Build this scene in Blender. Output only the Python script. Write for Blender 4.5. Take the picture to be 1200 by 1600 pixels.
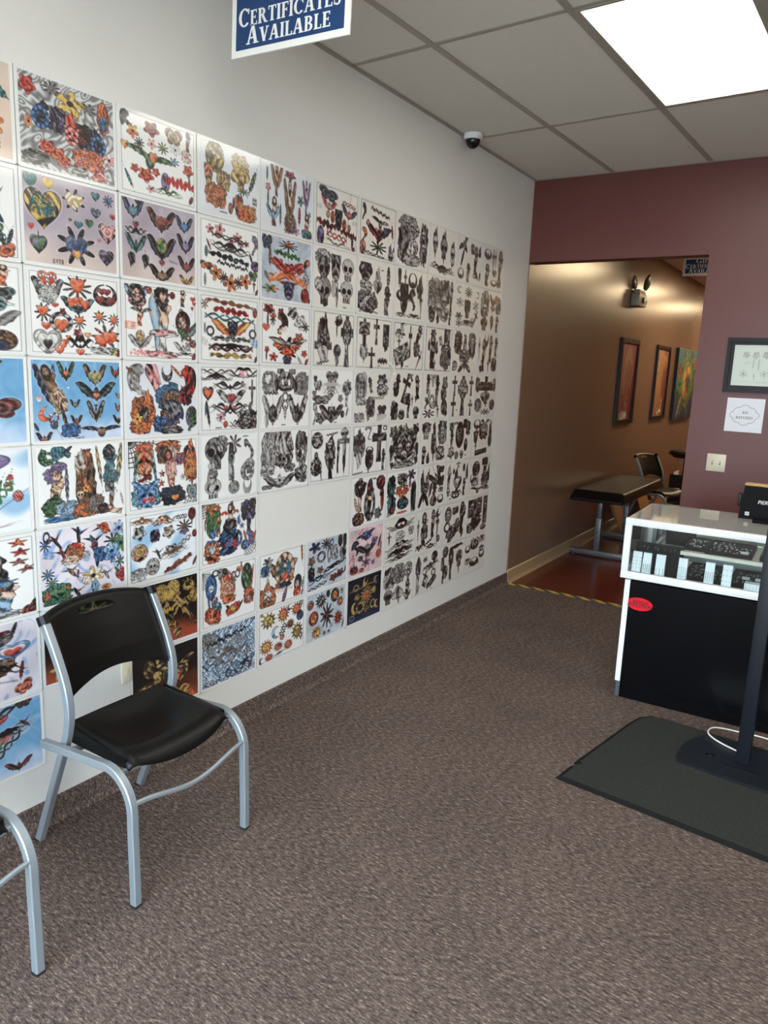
import bpy, bmesh, math, random
import numpy as np
from mathutils import Vector, Matrix, Euler

for o in list(bpy.data.objects):
    bpy.data.objects.remove(o)
SC = bpy.context.scene
COL = SC.collection
PI = math.pi

# ---------------------------------------------------------------- camera, sky, window light, exposure
FOC, YAW, PITCH, ROLL = 1156.24, 0.5705, -0.1886, 0.0413
CAM = Vector((2.213, 0.0, 1.5999))
fw = Vector((-math.sin(YAW) * math.cos(PITCH), math.cos(YAW) * math.cos(PITCH), math.sin(PITCH)))
rt0 = Vector((math.cos(YAW), math.sin(YAW), 0.0)); up0 = rt0.cross(fw)
rt = rt0 * math.cos(ROLL) + up0 * math.sin(ROLL)
up = -rt0 * math.sin(ROLL) + up0 * math.cos(ROLL)
cd = bpy.data.cameras.new('camera'); cam = bpy.data.objects.new('camera', cd); COL.objects.link(cam)
cd.sensor_fit = 'VERTICAL'; cd.sensor_height = 36.0; cd.lens = FOC / 1600.0 * 36.0
cd.clip_start = 0.02; cd.clip_end = 200
cam.matrix_world = Matrix(((rt.x, up.x, -fw.x, CAM.x), (rt.y, up.y, -fw.y, CAM.y), (rt.z, up.z, -fw.z, CAM.z), (0, 0, 0, 1)))
SC.camera = cam

SKY_STRENGTH = 24.0
TROFFER_STRENGTH = 7.0
HALL_STRENGTH = 17.0
world = bpy.data.worlds.new('overcast_sky'); SC.world = world; world.use_nodes = True
wn, wl = world.node_tree.nodes, world.node_tree.links
wn.clear()
wo = wn.new('ShaderNodeOutputWorld'); wb = wn.new('ShaderNodeBackground'); wt = wn.new('ShaderNodeTexCoord')
ws = wn.new('ShaderNodeSeparateXYZ'); wr = wn.new('ShaderNodeValToRGB')
wl.new(wt.outputs['Generated'], ws.inputs[0]); wl.new(ws.outputs['Z'], wr.inputs[0])
wr.color_ramp.elements[0].position = 0.0; wr.color_ramp.elements[0].color = (0.30, 0.35, 0.40, 1)
wr.color_ramp.elements[1].position = 0.9; wr.color_ramp.elements[1].color = (0.70, 0.87, 1.0, 1)
wl.new(wr.outputs[0], wb.inputs['Color']); wb.inputs['Strength'].default_value = SKY_STRENGTH
wl.new(wb.outputs[0], wo.inputs['Surface'])
SC.view_settings.view_transform = 'Standard'; SC.view_settings.look = 'None'
SC.view_settings.gamma = 1.0; SC.view_settings.use_curve_mapping = False
SC.view_settings.exposure = 0.2
try:
    SC.cycles.use_denoising = True
    SC.cycles.max_bounces = 8; SC.cycles.diffuse_bounces = 5; SC.cycles.transparent_max_bounces = 12
except Exception:
    pass

# room measures (metres): left wall x=0, back wall y=D, ceiling z=HC
D, HC, XR, YF = 5.255, 2.968, 4.4, -1.5
HALL_END = 16.0
WIN_X0, WIN_X1, WIN_Z0, WIN_Z1 = 0.35, 4.1, 0.12, 2.40
pl = bpy.data.lights.new('window_portal', 'AREA'); pl.shape = 'RECTANGLE'; pl.size = WIN_X1 - WIN_X0; pl.size_y = WIN_Z1 - WIN_Z0
pl.cycles.is_portal = True
po = bpy.data.objects.new('window_portal', pl); COL.objects.link(po)
po.location = ((WIN_X0 + WIN_X1) / 2, YF - 0.06, (WIN_Z0 + WIN_Z1) / 2); po.rotation_euler = (PI / 2, 0, PI)

# ---------------------------------------------------------------- materials
def S(r, g, b):
    f = lambda c: c / 12.92 if c <= 0.04045 else ((c + 0.055) / 1.055)**2.4
    return (f(r / 255), f(g / 255), f(b / 255), 1.0)

def mat(name, col, rough=0.5, metal=0.0, spec=0.5, noise=None, bump=None, emit=None, coat=0.0, trans=0.0, alpha=1.0):
    """noise=(scale, amount): soft colour variation; bump=(scale, strength): fine relief."""
    m = bpy.data.materials.new(name); m.use_nodes = True
    n, l = m.node_tree.nodes, m.node_tree.links
    b = n['Principled BSDF']
    b.inputs['Base Color'].default_value = col; b.inputs['Roughness'].default_value = rough
    b.inputs['Metallic'].default_value = metal; b.inputs['Specular IOR Level'].default_value = spec
    b.inputs['Coat Weight'].default_value = coat; b.inputs['Coat Roughness'].default_value = 0.08
    b.inputs['Transmission Weight'].default_value = trans; b.inputs['Alpha'].default_value = alpha
    tc = n.new('ShaderNodeTexCoord')
    if noise:
        t = n.new('ShaderNodeTexNoise'); t.inputs['Scale'].default_value = noise[0]; t.inputs['Detail'].default_value = 4
        l.new(tc.outputs['Object'], t.inputs['Vector'])
        mx = n.new('ShaderNodeMix'); mx.data_type = 'RGBA'; mx.inputs[6].default_value = tuple(c * (1 - noise[1]) for c in col[:3]) + (1,)
        mx.inputs[7].default_value = tuple(min(1, c * (1 + noise[1])) for c in col[:3]) + (1,)
        l.new(t.outputs['Fac'], mx.inputs[0]); l.new(mx.outputs[2], b.inputs['Base Color'])
    if bump:
        t = n.new('ShaderNodeTexNoise'); t.inputs['Scale'].default_value = bump[0]; t.inputs['Detail'].default_value = 3
        l.new(tc.outputs['Object'], t.inputs['Vector'])
        bp = n.new('ShaderNodeBump'); bp.inputs['Strength'].default_value = bump[1]; bp.inputs['Distance'].default_value = 0.002
        l.new(t.outputs['Fac'], bp.inputs['Height']); l.new(bp.outputs[0], b.inputs['Normal'])
    if emit:
        b.inputs['Emission Color'].default_value = emit[0]; b.inputs['Emission Strength'].default_value = emit[1]
    return m

def glass_mat(name, tint=(0.95, 0.98, 0.97, 1), f0=1.5, dust=0.0):
    m = bpy.data.materials.new(name); m.use_nodes = True
    n, l = m.node_tree.nodes, m.node_tree.links; n.clear()
    o = n.new('ShaderNodeOutputMaterial'); t = n.new('ShaderNodeBsdfTransparent'); g = n.new('ShaderNodeBsdfGlossy')
    mx = n.new('ShaderNodeMixShader'); fr = n.new('ShaderNodeFresnel'); fr.inputs[0].default_value = f0
    t.inputs[0].default_value = tint; g.inputs['Roughness'].default_value = 0.02
    l.new(fr.outputs[0], mx.inputs[0]); l.new(t.outputs[0], mx.inputs[1]); l.new(g.outputs[0], mx.inputs[2]); l.new(mx.outputs[0], o.inputs[0])
    if dust:      # film of dust and fine scratches
        df = n.new('ShaderNodeBsdfDiffuse'); df.inputs[0].default_value = (0.8, 0.78, 0.74, 1); m2 = n.new('ShaderNodeMixShader'); m2.inputs[0].default_value = dust
        l.new(mx.outputs[0], m2.inputs[1]); l.new(df.outputs[0], m2.inputs[2]); l.new(m2.outputs[0], o.inputs[0])
    return m

def print_mat(name, rough, coat, scale=1.0):
    m = mat(name, (1, 1, 1, 1), rough, coat=coat)
    n, l = m.node_tree.nodes, m.node_tree.links
    a = n.new('ShaderNodeAttribute'); a.attribute_name = 'ink'
    l.new(a.outputs['Color'], n['Principled BSDF'].inputs['Base Color'])
    return m

def carpet_mat():
    m = mat('brown_fleck_carpet', S(92, 82, 76), 0.95, spec=0.1)
    n, l = m.node_tree.nodes, m.node_tree.links; b = n['Principled BSDF']
    tc = n.new('ShaderNodeTexCoord')
    def nz(scale, sx, sy, detail=3, rotz=0.5):
        mp = n.new('ShaderNodeMapping'); mp.inputs['Scale'].default_value = (sx, sy, 1); mp.inputs['Rotation'].default_value = (0, 0, rotz)
        l.new(tc.outputs['Object'], mp.inputs['Vector'])
        t = n.new('ShaderNodeTexNoise'); t.inputs['Scale'].default_value = scale; t.inputs['Detail'].default_value = detail; t.inputs['Roughness'].default_value = 0.7
        l.new(mp.outputs[0], t.inputs['Vector']); return t
    t1 = nz(95, 0.42, 1.5); t2 = nz(230, 0.5, 1.5); t3 = nz(2.2, 1, 1, 2)
    r = n.new('ShaderNodeValToRGB'); e = r.color_ramp.elements
    e[0].position = 0.33; e[0].color = S(36, 31, 31); e[1].position = 0.69; e[1].color = S(192, 174, 158)
    k = e.new(0.45); k.color = S(80, 69, 66); k = e.new(0.55); k.color = S(112, 98, 90)
    ad = n.new('ShaderNodeMath'); ad.operation = 'MULTIPLY_ADD'; ad.inputs[1].default_value = 0.6; 
    m2 = n.new('ShaderNodeMath'); m2.operation = 'MULTIPLY'; m2.inputs[1].default_value = 0.4
    l.new(t2.outputs['Fac'], m2.inputs[0]); l.new(t1.outputs['Fac'], ad.inputs[0]); l.new(m2.outputs[0], ad.inputs[2]); l.new(ad.outputs[0], r.inputs[0])
    mx = n.new('ShaderNodeMix'); mx.data_type = 'RGBA'; mx.blend_type = 'MULTIPLY'; mx.inputs[0].default_value = 1
    r2 = n.new('ShaderNodeValToRGB'); r2.color_ramp.elements[0].position = 0.3; r2.color_ramp.elements[0].color = (0.84, 0.82, 0.82, 1)
    r2.color_ramp.elements[1].position = 0.7; r2.color_ramp.elements[1].color = (1.05, 1.02, 1.0, 1)
    l.new(t3.outputs['Fac'], r2.inputs[0]); l.new(r.outputs[0], mx.inputs[6]); l.new(r2.outputs[0], mx.inputs[7]); l.new(mx.outputs[2], b.inputs['Base Color'])
    bp = n.new('ShaderNodeBump'); bp.inputs['Strength'].default_value = 0.6; bp.inputs['Distance'].default_value = 0.004
    l.new(ad.outputs[0], bp.inputs['Height']); l.new(bp.outputs[0], b.inputs['Normal'])
    return m

def tape_mat():
    m = mat('hazard_tape', (1, 1, 1, 1), 0.45)
    n, l = m.node_tree.nodes, m.node_tree.links
    tc = n.new('ShaderNodeTexCoord'); sp = n.new('ShaderNodeSeparateXYZ'); l.new(tc.outputs['Object'], sp.inputs[0])
    a = n.new('ShaderNodeMath'); a.operation = 'MULTIPLY_ADD'; a.inputs[1].default_value = 1.3; l.new(sp.outputs['Y'], a.inputs[0]); l.new(sp.outputs['X'], a.inputs[2])
    d = n.new('ShaderNodeMath'); d.operation = 'MULTIPLY'; d.inputs[1].default_value = 1 / 0.118; l.new(a.outputs[0], d.inputs[0])
    f = n.new('ShaderNodeMath'); f.operation = 'FRACT'; l.new(d.outputs[0], f.inputs[0])
    r = n.new('ShaderNodeValToRGB'); r.color_ramp.interpolation = 'CONSTANT'
    r.color_ramp.elements[0].color = S(196, 168, 74); r.color_ramp.elements[1].position = 0.55; r.color_ramp.elements[1].color = S(26, 20, 18)
    l.new(f.outputs[0], r.inputs[0]); l.new(r.outputs[0], n['Principled BSDF'].inputs['Base Color'])
    return m

M = dict(
    wall=mat('white_wall_paint', S(226, 224, 219), 0.55, noise=(1.3, 0.02), bump=(60, 0.06)),
    maroon=mat('maroon_wall_paint', S(104, 54, 47), 0.42, noise=(1.0, 0.04), bump=(70, 0.05)),
    tan=mat('tan_hall_paint', S(126, 100, 82), 0.24, noise=(1.0, 0.04), bump=(40, 0.05)),
    beige=mat('beige_side_wall', S(200, 190, 176), 0.6, noise=(1.0, 0.03)),
    tile=mat('ceiling_tile', S(220, 214, 204), 0.9, spec=0.15, noise=(120, 0.05), bump=(220, 0.25)),
    tbar=mat('ceiling_grid', S(164, 155, 144), 0.6),  # darker than the tiles: the shade on the bars is put into this colour
    slab=mat('plenum_board', S(90, 88, 84), 0.9, noise=(3, 0.05)),
    carpet=carpet_mat(),
    redfloor=mat('red_hall_floor', S(96, 34, 24), 0.22, noise=(2.5, 0.06)),
    vinyl=mat('tan_vinyl_base', S(176, 150, 112), 0.4, noise=(4, 0.04)),
    tape=tape_mat(),
    mirror=mat('mirror_door', S(214, 222, 220), 0.03, metal=1.0, noise=(3, 0.01)),
    flatblack=mat('matt_black_box', S(12, 11, 11), 0.6, spec=0.12, noise=(10, 0.1)),
    matedge=mat('mat_black_edge', S(20, 20, 19), 0.8, spec=0.2, noise=(60, 0.2)),
    pave=mat('grey_pavement', S(120, 120, 118), 0.9, noise=(3, 0.1)),
    alu=mat('bronze_window_frame', S(60, 56, 52), 0.4, metal=0.6),
    sleeve=mat('clear_plastic_sleeve', S(232, 232, 229), 0.2, coat=0.5, noise=(20, 0.01)),
    ink=print_mat('printed_ink', 0.35, 0.9),
    ink_matte=print_mat('painted_picture', 0.5, 0.0),
    white=mat('white_laminate', S(236, 238, 240), 0.35, noise=(5, 0.01)),
    cream=mat('cream_board', S(226, 218, 200), 0.5, noise=(6, 0.02)),
    black=mat('black_laminate', S(10, 10, 13), 0.2, spec=0.22, noise=(3, 0.1)),
    blackplastic=mat('black_moulded_plastic', S(10, 10, 10), 0.36, spec=0.22, noise=(8, 0.06), bump=(300, 0.1)),
    silver=mat('silver_powder_coat', S(150, 159, 165), 0.4, metal=0.45, noise=(30, 0.03)),
    rubber=mat('dark_rubber', S(26, 25, 25), 0.7, noise=(20, 0.1)),
    steelgrey=mat('grey_painted_steel', S(92, 94, 98), 0.4, metal=0.3, noise=(15, 0.05)),
    vinylpad=mat('black_bench_vinyl', S(20, 15, 13), 0.4, spec=0.22, noise=(6, 0.1), bump=(90, 0.2)),
    studs=mat('bright_silver_studs', S(228, 224, 214), 0.35, metal=0.2, noise=(40, 0.05)),
    chrome=mat('chrome', S(205, 206, 208), 0.15, metal=1.0, noise=(20, 0.02)),
    post=mat('blue_black_post_paint', S(20, 23, 30), 0.45, spec=0.3, noise=(10, 0.05)),
    mat_=mat('rubber_floor_mat', S(50, 51, 48), 0.9, spec=0.15, noise=(75, 0.38), bump=(200, 0.6)),
    cable=mat('white_cable', S(235, 232, 225), 0.4, noise=(20, 0.01)),
    signblue=mat('sign_blue', S(25, 62, 110), 0.4, noise=(6, 0.03)),
    signwhite=mat('sign_white', S(240, 238, 230), 0.45, noise=(6, 0.01)),
    red=mat('red_sticker', S(224, 16, 36), 0.55, spec=0.2, noise=(8, 0.02)),
    textdark=mat('dark_lettering', S(34, 6, 12), 0.5, noise=(8, 0.02)),
    textgrey=mat('grey_lettering', S(96, 96, 100), 0.6, noise=(8, 0.02)),
    paper=mat('white_paper', S(234, 235, 240), 0.7, noise=(8, 0.01)),
    almond=mat('almond_switch_plate', S(222, 212, 186), 0.35, noise=(10, 0.01)),
    frameblack=mat('dark_picture_frame', S(26, 18, 16), 0.4, spec=0.25, noise=(14, 0.15)),
    wood=mat('light_wood', S(186, 146, 92), 0.4, noise=(12, 0.12)),
    board=mat('brown_leaning_board', S(140, 100, 64), 0.6, noise=(5, 0.12)),
    domeblack=mat('smoked_dome', S(12, 12, 14), 0.08, noise=(5, 0.02)),
    lightbody=mat('emergency_light_body', S(170, 160, 140), 0.45, noise=(10, 0.03)),
    lamphead=mat('dark_lamp_head', S(88, 80, 70), 0.35, noise=(10, 0.05)),
    diffuser=mat('lit_diffuser', S(255, 252, 240), 0.5, emit=(S(255, 250, 238), TROFFER_STRENGTH)),
    halldiffuser=mat('warm_lit_diffuser', S(255, 240, 215), 0.5, emit=(S(255, 226, 180), HALL_STRENGTH)),
    glass=glass_mat('case_glass'),
    topglass=glass_mat('dusty_top_glass', dust=0.2),
    edgeglass=mat('glass_edge', S(140, 170, 160), 0.15, trans=0.4),
)

# ---------------------------------------------------------------- builders
class MB:
    """collects shapes into one mesh"""
    def __init__(s): s.bm = bmesh.new()
    def add(s, verts, faces, T=None):
        vs = [s.bm.verts.new(T @ Vector(v) if T else v) for v in verts]
        for f in faces:
            try: s.bm.faces.new([vs[i] for i in f])
            except ValueError: pass
        return s
    def box(s, x0, x1, y0, y1, z0, z1, bev=0.0, T=None):
        b = bmesh.new(); r = bmesh.ops.create_cube(b, size=1.0)
        for v in b.verts:
            v.co = Vector(((x0 + x1) / 2 + v.co.x * (x1 - x0), (y0 + y1) / 2 + v.co.y * (y1 - y0), (z0 + z1) / 2 + v.co.z * (z1 - z0)))
        if bev: bmesh.ops.bevel(b, geom=b.edges[:], offset=bev, segments=2, affect='EDGES', profile=0.5)
        s.merge(b, T); return s
    def merge(s, b, T=None):
        b.verts.ensure_lookup_table(); b.verts.index_update()
        s.add([v.co.copy() for v in b.verts], [[v.index for v in f.verts] for f in b.faces], T); b.free()
    def prism(s, poly, z0, z1, T=None):
        n = len(poly)
        v = [(p[0], p[1], z0) for p in poly] + [(p[0], p[1], z1) for p in poly]
        f = [list(range(n))[::-1], list(range(n, 2 * n))] + [[i, (i + 1) % n, n + (i + 1) % n, n + i] for i in range(n)]
        return s.add(v, f, T)
    def sweep(s, path, prof, side=Vector((0, 1, 0)), closed_prof=True, caps=True, scale=None):
        """sweep profile (a,b): a along 'side', b along side x tangent"""
        P = [Vector(p) for p in path]; n = len(P); k = len(prof); verts = []; faces = []
        for i, p in enumerate(P):
            t = (P[min(i + 1, n - 1)] - P[max(i - 1, 0)]).normalized()
            a = (side - t * side.dot(t)).normalized(); b = t.cross(a)
            q = scale[i] if scale else 1.0
            verts += [p + a * u * q + b * v * q for u, v in prof]
        for i in range(n - 1):
            for j in range(k):
                faces.append([i * k + j, i * k + (j + 1) % k, (i + 1) * k + (j + 1) % k, (i + 1) * k + j])
        if caps: faces += [list(range(k))[::-1], list(range((n - 1) * k, n * k))]
        return s.add(verts, faces)
    def tube(s, path, r, seg=10, side=Vector((0, 1, 0)), scale=None):
        return s.sweep(path, [(r * math.cos(2 * PI * i / seg), r * math.sin(2 * PI * i / seg)) for i in range(seg)], side, scale=scale)
    def lathe(s, prof, seg=24, T=None):
        v = []; f = []; k = len(prof)
        for i in range(seg):
            a = 2 * PI * i / seg
            v += [(r * math.cos(a), r * math.sin(a), z) for r, z in prof]
        for i in range(seg):
            for j in range(k - 1):
                f.append([i * k + j, ((i + 1) % seg) * k + j, ((i + 1) % seg) * k + j + 1, i * k + j + 1])
        f.append([i * k for i in range(seg)][::-1]); f.append([i * k + k - 1 for i in range(seg)])
        return s.add(v, f, T)
    def build(s, name, m, parent=None, loc=None, smooth=True, angle=0.6):
        bmesh.ops.remove_doubles(s.bm, verts=s.bm.verts[:], dist=1e-6)
        bmesh.ops.recalc_face_normals(s.bm, faces=s.bm.faces[:])
        me = bpy.data.meshes.new(name); s.bm.to_mesh(me); s.bm.free()
        me.materials.append(m)
        if smooth:
            me.shade_smooth(); me.set_sharp_from_angle(angle=angle)
        o = bpy.data.objects.new(name, me); COL.objects.link(o)
        if parent: o.parent = parent
        if loc: o.location = loc
        return o

def rsq(w, h, r=0.0025):
    """square tube profile with chamfered corners"""
    a, b = w / 2, h / 2
    return [(a, -b + r), (a, b - r), (a - r, b), (-a + r, b), (-a, b - r), (-a, -b + r), (-a + r, -b), (a - r, -b)]

def rpoly(x0, x1, y0, y1, r, n=5):
    out = []
    for cx, cy, a0 in ((x1 - r, y1 - r, 0), (x0 + r, y1 - r, 90), (x0 + r, y0 + r, 180), (x1 - r, y0 + r, 270)):
        for k in range(n):
            a = math.radians(a0 + k * 90 / (n - 1)); out.append((cx + r * math.cos(a), cy + r * math.sin(a)))
    return out

def spline(pts, n=8):
    """Catmull-Rom through points"""
    P = [Vector(p) for p in pts]; P = [P[0] * 2 - P[1]] + P + [P[-1] * 2 - P[-2]]; out = []
    for i in range(1, len(P) - 2):
        for k in range(n):
            t = k / n; a, b, c, d = P[i - 1], P[i], P[i + 1], P[i + 2]
            out.append(0.5 * ((2 * b) + (c - a) * t + (2 * a - 5 * b + 4 * c - d) * t * t + (3 * b - a - 3 * c + d) * t**3))
    return out + [P[-2]]

def tag(o, label=None, cat=None, group=None, kind=None):
    if label: o['label'] = label
    if cat: o['category'] = cat
    if group: o['group'] = group
    if kind: o['kind'] = kind
    return o
def thing(name, label, cat, loc=(0, 0, 0), rz=0.0, group=None):
    o = bpy.data.objects.new(name, None); o.empty_display_size = 0.1; COL.objects.link(o)
    o.location = loc; o.rotation_euler = (0, 0, rz)
    return tag(o, label, cat, group)
def struct(o): o['kind'] = 'structure'; return o
def copy_tree(o, parent=None):
    c = o.copy(); COL.objects.link(c)
    if parent: c.parent = parent
    for ch in list(o.children): copy_tree(ch, c)
    return c

def text_mesh(body, size, name, m, parent, T, extrude=0.0006, shear=0.0, align='CENTER', sx=1.0, bold=0.0):
    cu = bpy.data.curves.new(name, 'FONT'); cu.body = body; cu.size = size; cu.extrude = extrude; cu.shear = shear; cu.align_x = align
    cu.align_y = 'CENTER'; cu.offset = bold; cu.resolution_u = 3
    tmp = bpy.data.objects.new(name, cu); COL.objects.link(tmp)
    dg = bpy.context.evaluated_depsgraph_get(); me = bpy.data.meshes.new_from_object(tmp.evaluated_get(dg))
    bpy.data.objects.remove(tmp); bpy.data.curves.remove(cu)
    me.name = name; me.transform(Matrix.Scale(sx, 4, (1, 0, 0))); me.transform(T)
    me.materials.clear(); me.materials.append(m)
    o = bpy.data.objects.new(name, me); COL.objects.link(o)
    if parent: o.parent = parent
    return o

# serif capitals built from strokes on a 1-high body
def glyph(ch):
    """list of polygons (convex quads) and the advance width"""
    q = []; T, t, sf = 0.2, 0.085, 0.07
    def rect(x0, x1, y0, y1): q.append([(x0, y0), (x1, y0), (x1, y1), (x0, y1)])
    def stem(x, y0=0, y1=1, foot=True, head=True):
        rect(x, x + T, y0, y1)
        if foot: rect(x - 0.07, x + T + 0.07, y0, y0 + sf)
        if head: rect(x - 0.07, x + T + 0.07, y1 - sf, y1)
    def diag(xa, ya, xb, yb, w): q.append([(xa, ya), (xa + w, ya), (xb + w, yb), (xb, yb)])
    def arc(cx, cy, rx, ry, a0, a1, wx, wy, n=12):
        for i in range(n):
            a, b = math.radians(a0 + (a1 - a0) * i / n), math.radians(a0 + (a1 - a0) * (i + 1) / n)
            q.append([(cx + rx * math.cos(a), cy + ry * math.sin(a)), (cx + rx * math.cos(b), cy + ry * math.sin(b)),
                      (cx + (rx - wx) * math.cos(b), cy + (ry - wy) * math.sin(b)), (cx + (rx - wx) * math.cos(a), cy + (ry - wy) * math.sin(a))])
    w = 0.7
    if ch == 'I': stem(0.09); w = 0.38
    elif ch == 'T': stem(0.26, head=False); rect(0, 0.72, 1 - t, 1); rect(0, 0.07, 0.76, 1); rect(0.65, 0.72, 0.76, 1); w = 0.72
    elif ch in 'EF':
        stem(0.08, foot=True); rect(0.08, 0.6, 1 - t, 1); rect(0.54, 0.6, 0.78, 1); rect(0.2, 0.5, 0.47, 0.47 + t); rect(0.45, 0.5, 0.4, 0.62)
        if ch == 'E': rect(0.08, 0.64, 0, t); rect(0.57, 0.64, 0, 0.24)
        w = 0.68 if ch == 'E' else 0.62
    elif ch == 'L': stem(0.08); rect(0.08, 0.62, 0, t); rect(0.55, 0.62, 0, 0.26); w = 0.64
    elif ch == 'A':
        diag(0.06, 0, 0.36, 1, 0.1); diag(0.6, 0, 0.36, 1, 0.22); rect(0.2, 0.66, 0.3, 0.3 + t); rect(-0.02, 0.26, 0, sf); rect(0.52, 0.92, 0, sf); w = 0.9
    elif ch == 'V':
        diag(0.36, 0, 0.08, 1, 0.22); diag(0.4, 0, 0.68, 1, 0.1); rect(0, 0.38, 1 - sf, 1); rect(0.6, 0.86, 1 - sf, 1); w = 0.86
    elif ch in 'RB':
        stem(0.08); arc(0.34, 0.74, 0.32, 0.26, -90, 90, 0.2, t); rect(0.2, 0.34, 1 - t, 1); rect(0.2, 0.34, 0.48, 0.48 + t)
        if ch == 'R': diag(0.62, 0, 0.32, 0.5, 0.22); rect(0.6, 0.92, 0, sf); w = 0.9
        else: arc(0.36, 0.27, 0.35, 0.27, -90, 90, 0.2, t); rect(0.2, 0.36, 0, t); rect(0.2, 0.36, 0.54 - t, 0.54); w = 0.76
    elif ch in 'CG':
        arc(0.46, 0.5, 0.45, 0.51, 42, 318, 0.21, t); rect(0.74, 0.81, 0.66, 0.95)
        if ch == 'G': rect(0.6, 0.8, 0.04, 0.45); rect(0.5, 0.88, 0.4, 0.47)
        w = 0.86
    elif ch == 'S':
        arc(0.32, 0.74, 0.28, 0.27, 40, 250, 0.17, t); arc(0.32, 0.27, 0.29, 0.28, -140, 85, 0.17, t); rect(0.5, 0.56, 0.72, 0.98); rect(0.05, 0.11, 0.04, 0.32)
        q.append([(0.12, 0.6), (0.3, 0.42), (0.5, 0.42), (0.3, 0.64)]); w = 0.64
    elif ch in 'OD':
        if ch == 'O': arc(0.45, 0.5, 0.45, 0.51, 0, 360, 0.2, t, 20); w = 0.92
        else: stem(0.08); arc(0.36, 0.5, 0.46, 0.5, -90, 90, 0.2, t); rect(0.2, 0.36, 1 - t, 1); rect(0.2, 0.36, 0, t); w = 0.86
    elif ch == 'N': rect(0.1, 0.2, 0, 1); rect(0.66, 0.76, 0, 1); diag(0.58, 0, 0.08, 1, 0.2); rect(0, 0.3, 0, sf); rect(0.56, 0.86, 1 - sf, 1); rect(0, 0.2, 1 - sf, 1); w = 0.88
    elif ch == 'U': rect(0.08, 0.28, 0.3, 1); rect(0.64, 0.74, 0.3, 1); arc(0.41, 0.32, 0.33, 0.33, 180, 360, 0.16, t); rect(0, 0.36, 1 - sf, 1); rect(0.54, 0.84, 1 - sf, 1); w = 0.84
    return q, w
def serif_word(word, h, small, name, m, parent, T, depth=0.002, shear=0.0, track=0.06, width=None):
    """first letter tall, the rest small capitals; centred on x, sitting on y=0"""
    x = 0.0; polys = []
    for i, ch in enumerate(word):
        k = h if i == 0 or not small else h * small
        ps, w = glyph(ch)
        for p in ps: polys.append([(x + px * k, py * k) for px, py in p])
        x += (w + track) * k
    sc = (width / x) if width else 1.0
    b = MB()
    for i, p in enumerate(polys):
        pp = [((px - x / 2) * sc + shear * py, py) for px, py in p]
        b.prism(pp, 0, depth + 1e-5 * (i % 7), T)
    return b.build(name, m, parent, smooth=False)

def colour_grid(name, img, m, parent, origin, eu, ev):
    """flat print: one vertex per printed dot; img rows run along ev (downwards), columns along eu"""
    ny, nx = img.shape[:2]
    u = np.linspace(0, 1, nx); v = np.linspace(0, 1, ny)
    U, V = np.meshgrid(u, v)
    co = (np.array(origin)[None, None] + U[..., None] * np.array(eu) + V[..., None] * np.array(ev)).reshape(-1, 3)
    i = np.arange(nx * ny).reshape(ny, nx)
    q = np.stack([i[:-1, :-1], i[1:, :-1], i[1:, 1:], i[:-1, 1:]], -1).reshape(-1)
    nf = (nx - 1) * (ny - 1)
    me = bpy.data.meshes.new(name)
    me.vertices.add(nx * ny); me.vertices.foreach_set('co', co.ravel().astype(np.float32))
    me.loops.add(nf * 4); me.loops.foreach_set('vertex_index', q.astype(np.int32))
    me.polygons.add(nf); me.polygons.foreach_set('loop_start', np.arange(0, nf * 4, 4, dtype=np.int32)); me.polygons.foreach_set('loop_total', np.full(nf, 4, dtype=np.int32))
    me.update(calc_edges=True)
    at = me.color_attributes.new('ink', 'FLOAT_COLOR', 'POINT')
    rgba = np.ones((nx * ny, 4), np.float32); rgba[:, :3] = lin(img).reshape(-1, 3)
    at.data.foreach_set('color', rgba.ravel())
    me.materials.append(m)
    o = bpy.data.objects.new(name, me); COL.objects.link(o)
    if parent: o.parent = parent
    return o
# ---------------------------------------------------------------- printed artwork of the flash sheets
PAL = dict(k=(22,20,22), g=(184,182,180), G=(128,126,125), w=(228,228,224), r=(184,54,44), d=(112,34,34), o=(212,106,60),
           y=(214,180,84), b=(58,110,170), t=(52,106,112), n=(34,46,74), e=(64,110,66), p=(110,92,140), i=(226,150,150),
           s=(226,188,160), m=(120,84,56), c=(140,180,208), l=(180,150,90))
PAL = {k: np.array(v) / 255.0 for k, v in PAL.items()}

def smooth(a, b, x):
    t = np.clip((x - a) / (b - a), 0, 1)
    return t * t * (3 - 2 * t)

def wavy(X, Y, rg, fr):
    a, b, c, d, e = rg.random(5) * 6.28
    wx = X + 0.35 * np.sin(fr * 0.7 * Y + a) ; wy = Y + 0.35 * np.sin(fr * 0.8 * X + b)
    n = np.sin(fr * wx + c) * np.sin(fr * 1.1 * wy + d) + 0.6 * np.sin(fr * 1.9 * (wx * np.cos(e) + wy * np.sin(e)))
    return n / 1.6

def m_heart(X, Y, rg): return (1 - X**2 - (Y * 1.28 + 0.3 - 0.78 * np.sqrt(np.abs(X)))**2) * 0.5, None
def m_wings(X, Y, rg):
    x = np.abs(X)
    yu = -0.25 + 1.2 * np.sin(np.pi * 0.5 * np.clip(x * 1.25, 0, 1.45))**1.4
    yl = -0.85 + 0.1 * x + 1.5 * x**2.6 + 0.13 * np.abs(np.sin(12 * x + 1))
    body = 0.14 * np.sqrt(np.clip(1 - (Y + .3)**2 * 2, 0, 1)) - x
    return np.maximum(np.minimum(np.minimum(yu - Y, Y - yl), 1 - x), body), np.sin(15 * x - 7 * Y)
def m_wingheart(X, Y, rg):
    fw, dt = m_wings(X, Y, rg)
    fh, _ = m_heart(X * 2.8, (Y + 0.25) * 2.1, rg)
    return np.maximum(fw, fh), np.where(fh > 0, 0.9, dt), (fh > 0.02)
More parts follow.
